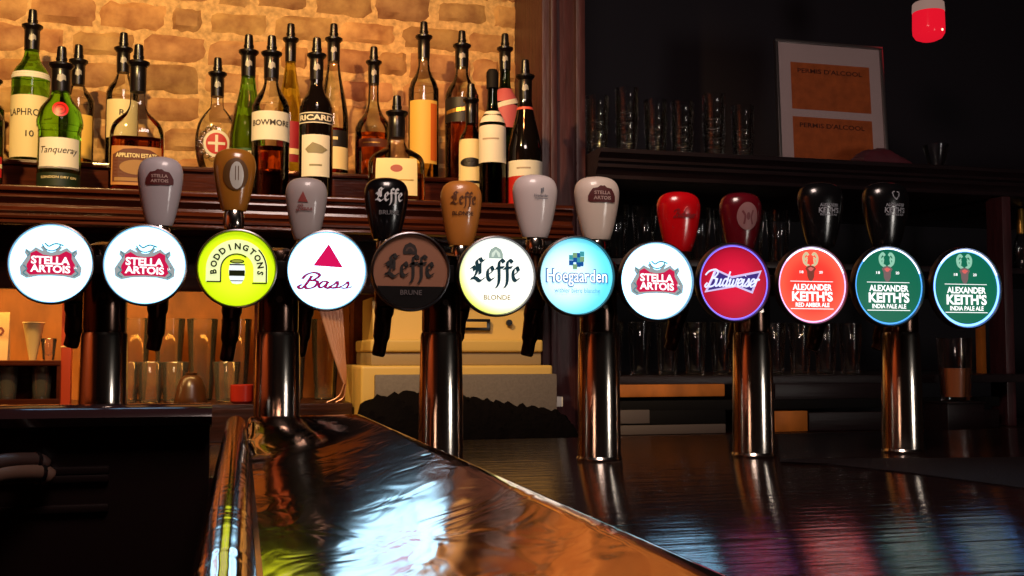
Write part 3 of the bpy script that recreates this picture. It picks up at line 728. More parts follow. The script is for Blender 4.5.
        if hk in ('grey', 'cream'):
            dr = PRINT('maroon', (84, 26, 26)); pl = PRINT('pale', (190, 160, 150))
            art(hob, [('cartouche', dr, put([poly(mirror([(0, .42), (.10, .44), (.22, .34), (.45, .30), (.58, .12), (.66, -.05), (.66, -.28), (.55, -.34), (0, -.34)]))], .66 if hk == 'grey' else .68, .92)),
                      ('lettering', pl, put([text('STELLA', 0, .10, .78, .16, .02), text('ARTOIS', 0, -.14, .84, .16, .02)], .66 if hk == 'grey' else .68, .92))], hmap, 0.09)
        if hk == 'tan':
            art(hob, [('medallion_ring', PRINT('bronze_line', (96, 62, 20)), put([disc(0.05, 0, .62, .80, 40, 4)], .56, .95)), ('medallion', mat('silver_leaf', (206, 202, 192), 0.35, 0.1), put([disc(.10, -.06, .34, .68, 40, 4)], .56, .95)), ('medallion_bar', PRINT('bronze_line', (96, 62, 20)), put([rect(.02, -.30, .06, .40), rect(.16, -.30, .2, .40)], .56, .95))], hmap, 0.09)
        if hk == 'grey2':
            art(hob, [('triangle', PRINT('dull_red', (142, 62, 58)), put([poly([(-.25, .50), (-.52, -.05), (.02, -.08)])], .60, .9)), ('lettering', PRINT('dull_rose', (140, 86, 84)), put(bass(-.14, -.50, .80, .19), .60, .9))], hmap, 0.09)
        if hk == 'black':
            art(hob, [('lettering', PRINT('silver_ink', (214, 214, 214)), put(leffe(.06, .0, 1.25, .38), .60, .95)), ('small_lettering', PRINT('grey_ink', (120, 118, 120)), put([text('BRUNE', .04, -.55, .95, .2, .01)], .60, .95))], hmap, 0.09)
        if hk == 'orange':
            art(hob, [('lettering', PRINT('brown_ink', (96, 52, 18)), put(leffe(.0, .0, 1.25, .38), .62, .95)), ('small_lettering', PRINT('black_ink', (58, 32, 16)), put([text('BLONDE', -.05, -.48, 1.05, .2, .02)], .62, .95))], hmap, 0.09)
        if hk == 'white':
            art(hob, [('block_emblem', PRINT('slate', (110, 112, 120)), put([rect(.05, .18, .13, .40), rect(.14, .24, .2, .44)], .62, .9)), ('lettering', PRINT('slate', (110, 112, 120)), put([text('Hoegaarden', .08, .04, .70, .18, .02), rect(-.25, -.10, .42, -.07, 6)], .62, .9))], hmap, 0.09)
        if hk == 'red':
            art(hob, [('faint_script', PRINT('deep_red', (140, 6, 14)), put(script(0, -.1, 1.1, .24), .58, .9)), ('glint_bow', PRINT('rose', (236, 90, 90)), put([stroke([(-.1, .12), (.0, .30), (.1, .36)], .05)], .60, .9))], hmap, 0.09)  # the rose stroke is a glint painted on the handle
        if hk == 'dkred':
            art(hob, [('round_emblem', PRINT('rose_grey', (140, 96, 96)), put([disc(0, .05, .56, .70, 40, 4)], .56, .9)), ('emblem_marks', PRINT('wine', (104, 40, 46)), put([stroke([(-.30, .3), (-.15, .05), (-.2, -.35)], .10), stroke([(.28, .35), (.18, 0), (.26, -.35)], .09), disc(.02, .05, .10, .2, 16, 1)], .56, .9))], hmap, 0.09)
        if hk in ('black2', 'black3'):
            art(hob, [('lettering', PRINT('dim_silver', (150, 152, 160)), put([text('ALEXANDER', 0, .18, .92, .14, .02), text("KEITH'S", 0, -.05, 1.0, .25, .03), text('INDIA PALE ALE', 0, -.25, .86, .09, .02)] + ([move(stroke(p, .05), 0, .62) for p in ([(-.12, -.1), (-.16, .1), (-.05, .16)], [(.12, -.1), (.16, .1), (.05, .16)], [(-.08, -.1), (0, -.2), (.08, -.1)])] if hk == 'black3' else []), .56, .9))], hmap, 0.09)

# ------------------------------------------------------------------ back bar: bottle shelf, worktop, recess
shelf = thing('bottle_shelf', 'red-brown stepped bottle shelf with moulded front edge before the brick wall', 'shelf', (0, 0, 0))
z = Z_SHELF
lip = [(Y_STEP, z), (Y_LIP + .003, z), (Y_LIP, z - .0015), (Y_LIP - .001, z - .005), (Y_LIP, z - .009), (Y_LIP + .006, z - .011), (Y_LIP + .007, z - .014), (Y_LIP + .001, z - .017), (Y_LIP + .0005, z - .020), (Y_LIP + .005, z - .024),
       (Y_LIP + .011, z - .030), (Y_LIP + .010, z - .035), (Y_LIP + .004, z - .039), (Y_LIP + .002, z - .043), (Y_LIP + .006, z - .047), (Y_LIP - .003, z - .049), (Y_LIP - .0045, z - .052), (Y_LIP - .003, z - .056), (Y_LIP + .002, z - .0575), (Y_LIP - .004, z - .060), (Y_LIP - .0045, z - .064), (Y_LIP - .001, z - .067), (Y_LIP + .02, z - .068), (Y_STEP, z - .068)]
MB().prism(lip, XL, X_POST0 - 0.012).build('front_board', WOOD_SHELF, shelf)
z2 = Z_STEP
st = [(Y_WALL - 0.004, z2), (Y_STEP + .002, z2), (Y_STEP - .002, z2 - .002), (Y_STEP - .003, z2 - .006), (Y_STEP - .001, z2 - .010), (Y_STEP + .006, z2 - .011), (Y_STEP + .006, z - .068), (Y_WALL - 0.004, z - .068)]
MB().prism(st, XL, X_POST0 - 0.004).build('step_board', WOOD_SHELF, shelf)
zv = P(200, 292, 2.08).z
MB().box(XL, X_POST0 - 0.02, 2.06, 2.085, zv, z - .068, 0.003).build('valance', WOOD_DARK, shelf)  # dark board added to stand for the shade under the shelf
worktop = thing('back_worktop', 'dark back bar worktop behind the beer towers', 'worktop', (0, 0, 0))
MB().box(XL, XR, 1.86, 2.374, Z_WORK - 0.035, Z_WORK, 0.004).build('worktop_board', WOOD_DARK, worktop)
MB().box(XL, XR, 1.92, 2.374, 0.0, Z_WORK - 0.0345).build('base_cabinet', WOOD_CAB, worktop)
XA1 = P(349, 340, 2.38).x
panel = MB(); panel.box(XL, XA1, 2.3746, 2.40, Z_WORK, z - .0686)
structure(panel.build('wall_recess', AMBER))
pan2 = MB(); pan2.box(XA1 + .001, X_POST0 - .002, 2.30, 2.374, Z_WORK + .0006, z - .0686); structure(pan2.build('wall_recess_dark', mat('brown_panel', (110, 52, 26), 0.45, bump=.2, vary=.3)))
Z_RISE = P(180, 404, 2.12).z
MB().box(XL, P(361, 400, 1.985).x - .004, 2.08, 2.37, Z_WORK, Z_RISE, 0.003).build('riser', WOOD_DARK, worktop)
for k, px in enumerate((257,)):
    x = P(px, 350, 2.10).x; MB().box(x - .006, x + .006, 2.09, 2.12, Z_RISE, zv + .01, .002).build('stile', WOOD_SHELF, worktop)

# ------------------------------------------------------------------ drinking glasses
def tumbler_mesh(r0, r1, h, t=0.0016, flare=0.0):
    pr = [(0, 0), (r0*.9, 0), (r0, .002), (r0 + (r1-r0)*.3, h*.3), (r0 + (r1-r0)*.65, h*.65), (r1, h - .001), (r1 - t*.5, h), (r1 - t, h - .001), (r0 + (r1-r0)*.5 - t, h*.5), (r0 - t, .010), (0, .008)]
    return MB().lathe(pr, seg=28)
def glass(label, px, Y, zb, r0, r1, h, group, m=PINT, dup=None, x=None, name='drinking_glass', cat='glass', drink=None):
    X = P(px, 300, Y).x if x is None else x
    if dup is not None: o = copy_tree(dup); o.location = (X, Y, zb)
    elif drink is None: o = tumbler_mesh(r0, r1, h).build(name, m, None, (X, Y, zb))
    else:
        o = thing(name, label, cat, (X, Y, zb)); tumbler_mesh(r0, r1, h).build('glass_body', m, o)
        fl = drink[1]; ri = lambda q: (r0 + (r1-r0)*q/h) - .0022
        MB().lathe([(0, .0095), (ri(.0105), .0098), (ri(fl), fl), (0, fl)], seg=24).build('drink', drink[0], o)
    tag(o, label, cat, group); return o
WARMG = thin_glass('warm_glass', (252, 240, 214), 0.06, 1.2, 0.05)
base = None
tall_px = [(136, 'first'), (170, 'second'), (203, 'third'), (237, 'fourth')]
for px, od in tall_px:
    o = glass('tall glass at the back of the amber recess, %s from the left' % od, px, 2.30, Z_RISE + .0004, .022, .031, .165, 'tall glasses in the amber recess', WARMG, base); base = base or o
sb = None
for px, od in ((128, 'first'), (152, 'second'), (176, 'third'), (228, 'fourth')):
    o = glass('short tumbler before the tall glasses in the amber recess, %s from the left' % od, px, 2.19, Z_RISE + .0004, .020, .027, .078, 'short tumblers in the amber recess', WARMG, sb); sb = sb or o
for px, od in ((293, 'left'), (326, 'right')):
    o = glass('tall glass below the red triangle disc, %s one of the pair' % od, px, 2.26, Z_RISE + .0004, .022, .031, .16, 'tall glasses below the red triangle disc', WARMG, base)
# dark cup upside down and a little red candle cup
x = P(191, 390, 2.13).x
cup = thing('dark_cup', 'dark brown cup turned upside down among the glasses', 'cup', (x, 2.13, Z_RISE + .0004))
MB().lathe([(0, 0), (.030, 0), (.031, .004), (.029, .012), (.026, .030), (.020, .046), (.010, .054), (0, .055)], seg=28).build('bowl', mat('brown_glaze', (66, 36, 16), .3), cup)
MB().lathe([(.010, .0535), (.0115, .057), (.010, .058), (0, .058)], seg=20).build('foot', mat('brown_glaze', (66, 36, 16)), cup)
x = P(242, 395, 2.12).x
cc = thing('candle_cup', 'small red candle cup at the right end of the amber recess', 'candle', (x, 2.12, Z_RISE + .0004))
MB().lathe([(0, 0), (.018, 0), (.0215, .004), (.022, .034), (.0205, .035), (.019, .006), (0, .005)], seg=24).build('cup_body', mat('red_cup', (150, 34, 22), .3), cc)
MB().lathe([(0, .0055), (.0185, .006), (.019, .024), (0, .025)], seg=20).build('wax', mat('wax', (205, 160, 110), .5), cc)

# left end: wooden tray box, cards, paper cup, red stick
bx0, bx1 = P(-30, 380, 2.11).x, P(60, 380, 2.11).x; zt = P(20, 363, 2.11).z
tray = thing('wooden_tray', 'low red-brown wooden box tray at the far left', 'box', ((bx0+bx1)/2, 2.16, Z_RISE + .0004))
hw = (bx1-bx0)/2; hz = zt - Z_RISE
tb = MB(); tb.box(-hw, hw, -.05, .05, 0, .006); tb.build('tray_bottom', WOOD_SHELF, tray)
MB().box(-hw, hw, .043, .05, .006, hz, .001).build('back_board', WOOD_SHELF, tray)
MB().box(-hw, -hw + .006, -.05, .043, .006, hz, .001).build('end_board', WOOD_SHELF, tray); MB().box(hw - .006, hw, -.05, .043, .006, hz, .001).build('end_board', WOOD_SHELF, tray)
MB().box(-hw, hw, -.052, -.046, hz - .005, hz, .001).build('top_rail', WOOD_SHELF, tray); MB().box(-hw, hw, -.052, -.046, .0, .012, .001).build('front_rail', WOOD_SHELF, tray)
MB().box(-hw, hw, -.05, .05, hz, hz + .004, .001).build('tray_lid', WOOD_SHELF, tray)
tz = Z_RISE + hz + .0050
tl = None
for px, od in ((10, 'left'), (44, 'right')):
    o = glass('small tumbler lying inside the wooden tray box, %s one' % od, px, 2.15, Z_RISE + .0068, .015, .019, hz - .014, 'tumblers in the wooden tray', WARMG, tl); tl = tl or o
def card(px0, px1, y0, lab, colr, ringc=None):
    x0, x1 = P(px0, 350, 2.15).x, P(px1, 350, 2.15).x; h = P(px0, y0, 2.15).z - tz
    c = thing('coaster_card', lab, 'card', ((x0+x1)/2, 2.15, tz))
    w = (x1-x0)/2; m = mat('card_' + str(colr[2]), colr, .8)
    vs = [(-w, -.014, 0), (w, -.014, 0), (w, 0, h), (-w, 0, h), (-w, .014, 0), (w, .014, 0)]
    ts = [(x, y*.86, zz - (.0009 if zz else 0)) for x, y, zz in vs]
    MB().add(vs + ts, [(0, 1, 2, 3), (3, 2, 5, 4), (6, 9, 8, 7), (9, 10, 11, 8), (0, 3, 9, 6), (3, 4, 10, 9), (1, 7, 8, 2), (2, 8, 11, 5), (0, 6, 7, 1), (4, 5, 11, 10)]).build('folded_card', m, c, smooth=False)
    if ringc:
        art(c, [('printed_ring', mat('card_print', ringc, .8), [ring(0, h*.6, w*.30, w*.55, seg=6)])], lambda x, y, k: (x, -.014*(1 - y/h) - .0005, y))
card(-10, 9, 312, 'folded cream card with a brown ring standing on the wooden tray', (206, 160, 104), (116, 50, 28))
pc = thing('paper_cup', 'cream paper cone cup on the wooden tray, just right of the folded card', 'cup', (P(33, 350, 2.14).x, 2.14, tz))
r1 = WX(23, 45, 330, 2.14)/2; h = P(33, 322, 2.14).z - tz
MB().lathe([(0, 0), (r1*.32, 0), (r1*.34, .001), (r1, h - .001), (r1*1.04, h), (r1*.97, h - .001), (r1*.30, .002), (0, .002)], seg=24).build('cone', mat('cream_paper', (226, 190, 120), .7), pc)
MB().lathe([(r1*.96, h*.94), (r1*1.05, h*.97), (r1*1.05, h), (r1*.97, h), (r1*.96, h*.94)], seg=24).build('rolled_rim', mat('cream_paper', (226, 190, 120)), pc)
glass('little clear shot glass on the wooden tray beside the cream cone cup', 50, 2.15, tz, .010, .014, .040, None, WARMG)
x0, x1 = P(62, 350, 2.13).x, P(72, 350, 2.13).x; zt_ = P(67, 298, 2.13).z
rs = thing('red_bottle_stick', 'orange-red flat board standing upright right of the wooden tray', 'board', ((x0+x1)/2, 2.13, Z_RISE + .0004))
rs.name = 'upright_board'
MB().box(-(x1-x0)/2, (x1-x0)/2, -.012, .012, 0, zt_ - Z_RISE, .0015).build('board_body', mat('orange_red_lacquer', (176, 62, 32), .4), rs)
MB().box(-(x1-x0)/2 - .0008, (x1-x0)/2 + .0008, -.0128, .0128, .105, .1075, .0005).build('pale_band', mat('cream_paper', (226, 190, 120)), rs)

# copper tongs with a fan of strips
def tongs():
    Y = 2.10; g = lambda px, py: P(px, py, Y)
    o0 = g(330, 405); t = thing('copper_tongs', 'fan of curved copper strips beside the till, narrowing to two thin prongs', 'tongs', (o0.x, Y, Z_RISE))
    cop = mat('copper_strip', (226, 168, 138), 0.38, 0.7)
    n = 6
    for k in range(n):
        u = k/(n-1)
        path = [g(318 + 22*u, 300), g(325 + 17*u, 322), g(333 + 11*u, 350), g(341 + 5*u, 375), g(344.5 + 1.5*u, 384)]
        pts = [p - Vector((o0.x, Y - .0016*k, Z_RISE)) for p in smooth_curve(path, 4)]
        MB().tube(pts, [.0052 - .0036*j/(len(pts)-1) for j in range(len(pts))], 8, flat=.6).build('strip', cop, t)
    for k, (a, b, c) in enumerate((((344, 384), (339, 396), (327, 404)), ((346, 384), (344, 397), (336, 404)))):
        pts = [g(*a), g(*b), g(*c)]; pts[-1].z = Z_RISE + .0012
        MB().tube([p - Vector((o0.x, Y - .004*k, Z_RISE)) for p in smooth_curve(pts, 5)], .0012, 8).build('prong', cop, t)
tongs()

# ------------------------------------------------------------------ till / receipt printer
def till():
    Yf = 1.985; g = lambda px, py, Y=Yf: P(px, py, Y)
    X0, X1 = g(361, 400).x, g(553, 400).x; xm = (X0+X1)/2
    t = thing('cash_register', 'cream and grey cash register with a paper slot behind the central towers', 'cash register', (xm, Yf, Z_WORK + .0005))
    cream = mat('cream_plastic', (206, 170, 92), .5, bump=.05, bscale=200); grey = mat('grey_panel', (108, 98, 92), .6, bump=.15, bscale=240, vary=.12); tan = mat('taupe_plastic', (150, 128, 92), .55)
    L = lambda px, py, Y=Yf: (g(px, py, Y).x - xm, g(px, py, Y).z - Z_WORK)
    xa, za = L(361, 366); xb, _ = L(553, 366)
    MB().box(xa, xb, 0, .27, 0, za, .006, seg=3).build('lower_body', cream, t)
    p0, q1 = L(375, 375, Yf - .012); p1, q0 = L(557, 436, Yf - .012)
    MB().box(p0, p1, -.014, -.0005, q0, q1, .003).build('front_panel', grey, t)
    u0, w1 = L(371, 346, Yf + .03); u1, _ = L(541, 346, Yf + .03)
    MB().box(u0, u1, .028, .26, za, w1 - .012, .003).build('middle_band', tan, t)
    MB().box(u0 - .002, u1 + .002, .022, .26, w1 - .012, w1 + .012, .005, seg=3).build('ledge', cream, t)
    v0, k1 = L(373, 297, Yf + .09); v1, _ = L(533, 300, Yf + .09)
    hs = MB(); hs.prism([(.085, w1 + .0125), (.10, k1), (.25, k1), (.25, w1 + .0125)], v0, v1); hb = hs.build('upper_housing', cream, t)
    s0, sz1 = L(460, 319, Yf + .085); s1, sz0 = L(490, 331, Yf + .085)
    MB().box(s0, s1, .080, .096, sz0, sz1, .002).build('paper_slot', BLACK, hb)
    MB().box(s0 + .004, s1 - .008, .078, .082, sz0 + .006, sz1 - .006, .0005).build('slot_light', mat('cream_plastic', (206, 170, 92)), hb)
    b0, bz = L(509, 323, Yf + .085)
    MB().lathe([(0, -.004), (.006, -.004), (.0065, .002), (0, .002)], (b0, .084, bz), 20, axis='Y').build('button', BLACK, hb)
    MB().box(p1 + .0005, p1 + .016, .0, .012, L(560, 407)[1], L(560, 397)[1], .001).build('plug', mat('white_plug', (230, 224, 214), .4), t)
    art(t, [('label_mark', mat('pale_mark', (206, 196, 180), .5), [rect(L(441, 376, Yf)[0] - .004, L(441, 376)[1] - .003, L(441, 376)[0] + .004, L(441, 376)[1] + .003)])], lambda x, y, k: (x, -.0148, y))
till()
def towel():
    rnd = random.Random(5); x0, x1 = P(352, 420, 1.93).x, P(572, 420, 1.93).x; n = 60; mseg = 14
    tops = [(0, 438), (.03, 408), (.10, 399), (.30, 394), (.5, 398), (.62, 402), (.8, 408), (.93, 412), (.98, 422), (1, 440)]
    def topy(u):
        for (a, p), (b, q) in zip(tops, tops[1:]):
            if a <= u <= b: return p + (q-p)*(u-a)/(b-a)
    vs, fs = [], []
    for i in range(n+1):
        u = i/n; x = x0 + (x1-x0)*u
        h = max(.004, P(352 + 220*u, topy(u), 1.93).z - Z_WORK)
        for k in range(mseg+1):
            a = PI*k/mseg; w = .042
            rr = 1 + .07*math.sin(u*41 + k*1.7) + .05*math.sin(u*77 + k*3.1) + rnd.uniform(-.03, .03)
            vs.append((x, 1.918 - w*math.cos(a)*(1 if k in (0, mseg) else rr), Z_WORK + .0005 + (h*(math.sin(a)**.6)*rr if 0 < k < mseg else 0)))
    for i in range(n):
        for k in range(mseg): a = i*(mseg+1)+k; fs.append((a, a+mseg+1, a+mseg+2, a+1))
        fs.append((i*(mseg+1), i*(mseg+1)+mseg, (i+1)*(mseg+1)+mseg, (i+1)*(mseg+1)))
    fs.append(tuple(range(mseg+1))); fs.append(tuple(n*(mseg+1)+k for k in range(mseg, -1, -1)))
    o = MB().add(vs, fs).build('bar_towel', mat('black_cloth', (12, 9, 10), .9, bump=.6, bscale=120, spec=.03))
    tag(o, 'crumpled black bar towel heaped in front of the cash register', 'towel')
towel()

# ------------------------------------------------------------------ bottles
BP = {  # body outlines: (radius / R, height / H)
 'std': [(0, 0), (.88, 0), (.98, .015), (1, .04), (1, .60), (.97, .655), (.82, .71), (.58, .755), (.42, .80), (.37, .85), (.36, .98), (.36, 1)],
 'long': [(0, 0), (.88, 0), (.98, .012), (1, .03), (1, .56), (.96, .61), (.74, .67), (.50, .71), (.40, .76), (.37, .84), (.36, 1)],
 'slope': [(0, 0), (.88, 0), (.98, .012), (1, .03), (1, .40), (.95, .49), (.78, .60), (.58, .71), (.44, .80), (.38, .88), (.36, 1)],
 'shoulder': [(0, 0), (.90, 0), (.98, .012), (1, .04), (.985, .48), (1.05, .53), (1.07, .57), (1.02, .62), (.90, .68), (.62, .745), (.46, .79), (.42, .84), (.40, 1)],
 'squat': [(0, 0), (.86, 0), (.96, .02), (1, .06), (.99, .42), (.96, .50), (.84, .56), (.60, .61), (.40, .65), (.30, .70), (.28, .76), (.27, 1)],
 'round': [(0, 0), (.62, 0), (.72, .02), (.90, .14), (1, .28), (.98, .40), (.86, .52), (.62, .61), (.40, .67), (.30, .72), (.28, 1)],
 'decanter': [(0, 0), (.90, 0), (.98, .02), (1, .05), (1.0, .40), (.98, .46), (.80, .52), (.55, .57), (.36, .64), (.29, .72), (.27, 1)],
}
BEIGE = mat('cream_label', (232, 214, 160), .6); WHITE_L = mat('white_label', (226, 218, 200), .6); YEL = mat('yellow_label', (232, 186, 84), .6); REDL = mat('red_label', (186, 30, 26), .55)
INK = mat('label_ink', (52, 40, 30), .6); PINKL = mat('pink_label', (190, 90, 96), .6); BLKL = mat('black_label', (20, 16, 16), .5); GOLD = mat('gold_foil', (196, 150, 70), .35, .8); SILV = mat('silver_sticker', (150, 146, 140), .5, .3)
LIQ = {'amber': solid_glass('amber_spirit', (222, 112, 26)), 'deep': solid_glass('deep_rum', (222, 112, 34)), 'pale': solid_glass('pale_spirit', (236, 190, 96)), 'rose': solid_glass('rose_spirit', (206, 70, 50)), 'cherry': solid_glass('red_brown_spirit', (206, 98, 44)), 'clear': solid_glass('clear_spirit', (240, 232, 214))}
GL = {'green': solid_glass('green_glass', (112, 190, 52), 1.22), 'olive': solid_glass('olive_glass', (190, 180, 70), 1.3), 'dgreen': solid_glass('dark_green_glass', (30, 62, 24), 1.35), 'black': mat('black_bottle_glass', (14, 9, 8), .06, spec=.8), 'clear': GLASS}
def bottle(label, px, ytop, row, wpx, shape, glass_kind, liquid=None, labels=(), pour=True, sy=1.0, group=None, cap=None, sticker=True, wrap=.040, power=2.0, extra=None):
    Y, zb = {'f': (Y_FRONT, Z_SHELF), 'b': (Y_BACK, Z_STEP), 'm': (Y_FRONT + .075, Z_SHELF), 'f2': (Y_FRONT - .02, Z_SHELF)}[row]
    top = P(px, ytop, Y); X = top.x; R = WX(px - wpx/2, px + wpx/2, 120, Y)/2
    H = top.z - zb - (.042 if pour else .004)
    t = thing('liquor_bottle', label, 'bottle', (X, Y, zb + .0003), -math.atan2(X, Y), group or 'bottles on the stepped shelf')
    prof = [(max(0, q.x)*R, max(0, q.y)*H) for q in smooth_curve(BP[shape], 4)]; prof[0] = (0, 0); prof.append((0, H))
    MB().lathe(prof, seg=36, sy=sy, power=power).build('glass_body', GL[glass_kind], t)
    def rad(zz):
        for (r0, a), (r1, b) in zip(prof, prof[1:]):
            if a <= zz <= b and b > a: return r0 + (r1-r0)*(zz-a)/(b-a)
        return R
    if liquid:
        lk, lv = liquid; lp = [(0, .004)] + [(max(.0015, r - .0022), max(zz, .004)) for r, zz in prof[1:-1] if .004 < zz < lv*H] + [(max(.0015, rad(lv*H) - .0022), lv*H), (0, lv*H)]
        MB().lathe(lp, seg=32, sy=sy, power=power).build('spirit', LIQ[lk], t)
    for name, m, half, z0, z1, prints in labels:
        if name == 'seal':
            zc = (z0+z1)/2*H; rr = (z1-z0)*H/2
            def fm(x, y, k, zc=zc): r_ = rad(zc + y) + .0012; a = x/r_; return (math.sin(a)*r_, -math.cos(a)*(r_*sy + .0004*k) - .0002*k, zc + y)
            lo = MB(); vs, fs = disc(0, 0, rr, seg=32); lo.add([fm(x, y, 1) for x, y in vs], fs); l_ob = lo.build('wax_seal', m, t, fix=False)
            art(l_ob, [(pn, pm, [move(q, 0, 0, rr) for q in sh]) for pn, pm, sh in prints], lambda x, y, k, fm=fm: fm(x, y, k+1), rr*.4)
            continue
        nseg, nz = 18, 6; A = math.radians(half); vs, fs = [], []
        for a in range(nseg+1):
            for b in range(nz+1):
                th = -A + 2*A*a/nseg; zz = (z0 + (z1-z0)*b/nz)*H; r_ = rad(zz) + .0006
                s_, c_ = math.sin(th), math.cos(th)
                if power != 2.0: q = (abs(s_)**power + abs(c_)**power)**(-1/power); s_ *= q; c_ *= q
                vs.append((r_*s_, -r_*c_*sy - .0003, zz))
        for a in range(nseg):
            for b in range(nz): q = a*(nz+1)+b; fs.append((q, q+nz+1, q+nz+2, q+1))
        lo = MB().add(vs, fs).build(name, m, t, fix=False)
        def fm(x, y, k, A=A, z0=z0, z1=z1):
            th = x*A; zz = (z0 + (z1-z0)*(y*.5 + .5))*H; r_ = rad(zz) + .0006; s_, c_ = math.sin(th), math.cos(th)
            if power != 2.0: q = (abs(s_)**power + abs(c_)**power)**(-1/power); s_ *= q; c_ *= q
            return ((r_ + .0004*k)*s_, -(r_ + .0004*k)*c_*sy - .0004, zz)
        art(lo, prints, fm, .25)
    if extra: extra(t, R, H, rad)
    nr = max(.0108, rad(H*.97) + .0012)
    if pour:
        if wrap:
            nw = MB().lathe([(nr - .001, H - wrap), (nr, H - wrap), (nr + .0004, H - wrap*.5), (nr + .0006, H - .001), (nr, H)], seg=24).build('neck_wrap', cap or BLACK, t)
            if sticker:
                art(nw, [('neck_sticker', SILV, [poly([(-.8, -.5), (-.1, -.9), (.5, -.4), (.9, -.6), (.8, .4), (.2, .8), (-.2, .4), (-.6, .6)])])], lambda x, y, k: (math.sin(x*.55)*(nr + .0012), -math.cos(x*.55)*(nr + .0012), H - wrap*.42 + y*wrap*.22), .3)
        p = [(0, H), (nr + .0002, H), (nr + .0022, H + .003), (nr + .0056, H + .0065), (nr + .0058, H + .010), (nr + .003, H + .0115), (.0094, H + .012), (.0090, H + .017), (.0098, H + .0175), (.0096, H + .0215), (.0086, H + .022), (.0082, H + .034), (.0074, H + .0405), (.0058, H + .042), (.0042, H + .0415), (.0040, H + .037), (0, H + .037)]
        MB().lathe(p, seg=24).build('pourer', BLACK, t)
    elif cap:
        MB().lathe([(nr, H - .034), (nr + .0012, H - .033), (nr + .0012, H - .002), (nr - .002, H + .004), (0, H + .004)], seg=24).build('cap', cap, t)
    return t
T = lambda s, y, w, h, b=.015, sh=0.0: text(s, 0, y, w, h, b, sh)
def D(y, w, h, n=1):
    """a row of print too small to read: n dashes over width w"""
    vs, fs = [], []
    for k in range(n):
        a = -w/2 + w*k/n; q = rect(a, y - h/2, a + w/n*.82, y + h/2, 3); o = len(vs); vs += q[0]; fs += [tuple(i + o for i in f) for f in q[1]]
    return vs, fs
ring_oval = lambda rx, ry, w: [([(x*rx, y*ry) for x, y in q[0]], q[1]) for q in [ring(0, 0, 1 - w, 1, seg=40)]]
# raised back row
bottle('green whisky bottle with a cream label, tallest at the left against the brick', 33, 10, 'b', 39, 'std', 'green', None, [
    ('front_label', BEIGE, 80, .05, .50, [('lettering', INK, [T('LAPHROAIG', .44, 1.75, .22, .01), T('10', -.25, .3, .2)])]),
    ('shoulder_band', WHITE_L, 80, .63, .675, [])])
bottle('clear bottle with yellow label and black pourer behind the green gin bottle', 79, 45, 'b', 34, 'std', 'clear', ('pale', .5), [('front_label', YEL, 60, .08, .50, [('faint_print', mat('ochre_print', (176, 130, 60), .6), [D(.4, 1.0, .08)])])])
bottle('clear bottle with a pale yellow label behind the squat amber bottle', 124, 33, 'b', 33, 'std', 'clear', ('pale', .55), [('front_label', BEIGE, 65, .26, .58, [('lettering', INK, [T('R', .3, .3, .3)])])])
def scallop(t, R, H, rad):
    o = MB()
    for k in range(11):
        a = math.radians(100 + k*22); o2 = MB(); 
        x, zz = R*.74*math.cos(a), H*.30 + R*.74*math.sin(a)
        o2.lathe([(0, -.004), (.005, -.003), (.0068, 0), (.005, .003), (0, .004)], (x, -R*.42, zz), 14, axis='Y'); o2.build('glass_knob', GLASS, t)
bottle('round flask with a red and white roundel and beaded glass rim', 218, 58, 'b', 43, 'round', 'clear', ('clear', .34), [('seal', WHITE_L, 0, .16, .44, [('red_disc', REDL, [disc(0, 0, .78, seg=32)]), ('white_cross', WHITE_L, [rect(-.62, -.10, .62, .10), rect(-.10, -.62, .10, .62)])])], sy=.5, extra=scallop)
bottle('bright green vermouth bottle with small white lettering, right of the round flask', 249, 35, 'm', 36, 'slope', 'green', None, [('front_label', mat('green_print', (40, 80, 24), .5), 60, .26, .36, [('red_bar', REDL, [rect(-1, -.9, 1, .0, 6)]), ('lettering', WHITE_L, [T('MARTINI', .2, 1.7, .9, .02)])])])
bottle('tall olive yellow wine-shaped bottle with a dark red label low down', 291, 24, 'b', 27, 'slope', 'olive', None, [('front_label', mat('crimson_label', (150, 26, 40), .55), 70, .10, .40, [('pale_stripe', BEIGE, [rect(-.9, -.62, .9, -.34, 6)])])], sticker=False)
bottle('clear bottle of pink spirit with a low black and cream label', 334, 24, 'b', 31, 'slope', 'clear', ('rose', .36), [('front_label', BEIGE, 70, .06, .22, []), ('upper_label', BLKL, 70, .22, .34, [('pale_mark', BEIGE, [D(0, .8, .35)])])])
bottle('clear long-necked decanter bottle half full of amber spirit', 374, 47, 'b', 36, 'decanter', 'clear', ('deep', .40), [('front_label', mat('brown_label', (90, 40, 14), .6), 50, .27, .34, [('gold_rule', GOLD, [D(0, 1.3, .3)])])])
bottle('clear bottle with a bright yellow label, alone before the orange brick', 424, 22, 'b', 30, 'std', 'clear', ('pale', .5), [('front_label', YEL, 60, .12, .56, [('side_print', mat('orange_print', (206, 100, 30), .6), [rect(.45, -.9, .95, .9, 3)])])], sticker=False)
bottle('clear whisky bottle with a slanted black label', 462, 31, 'b', 33, 'std', 'clear', ('cherry', .46), [('front_label', BLKL, 75, .44, .62, [('gold_slash', GOLD, [poly([(-.8, -.35), (.7, .05), (.7, .35), (-.8, -.05)])])])])
bottle('dark bottle with a pink label, behind the right end of the row', 505, 34, 'b', 27, 'long', 'dgreen', None, [('front_label', PINKL, 75, .42, .72, [('label_band', WHITE_L, [poly([(-1, -.2), (1, .3), (1, .55), (-1, .05)])])])])
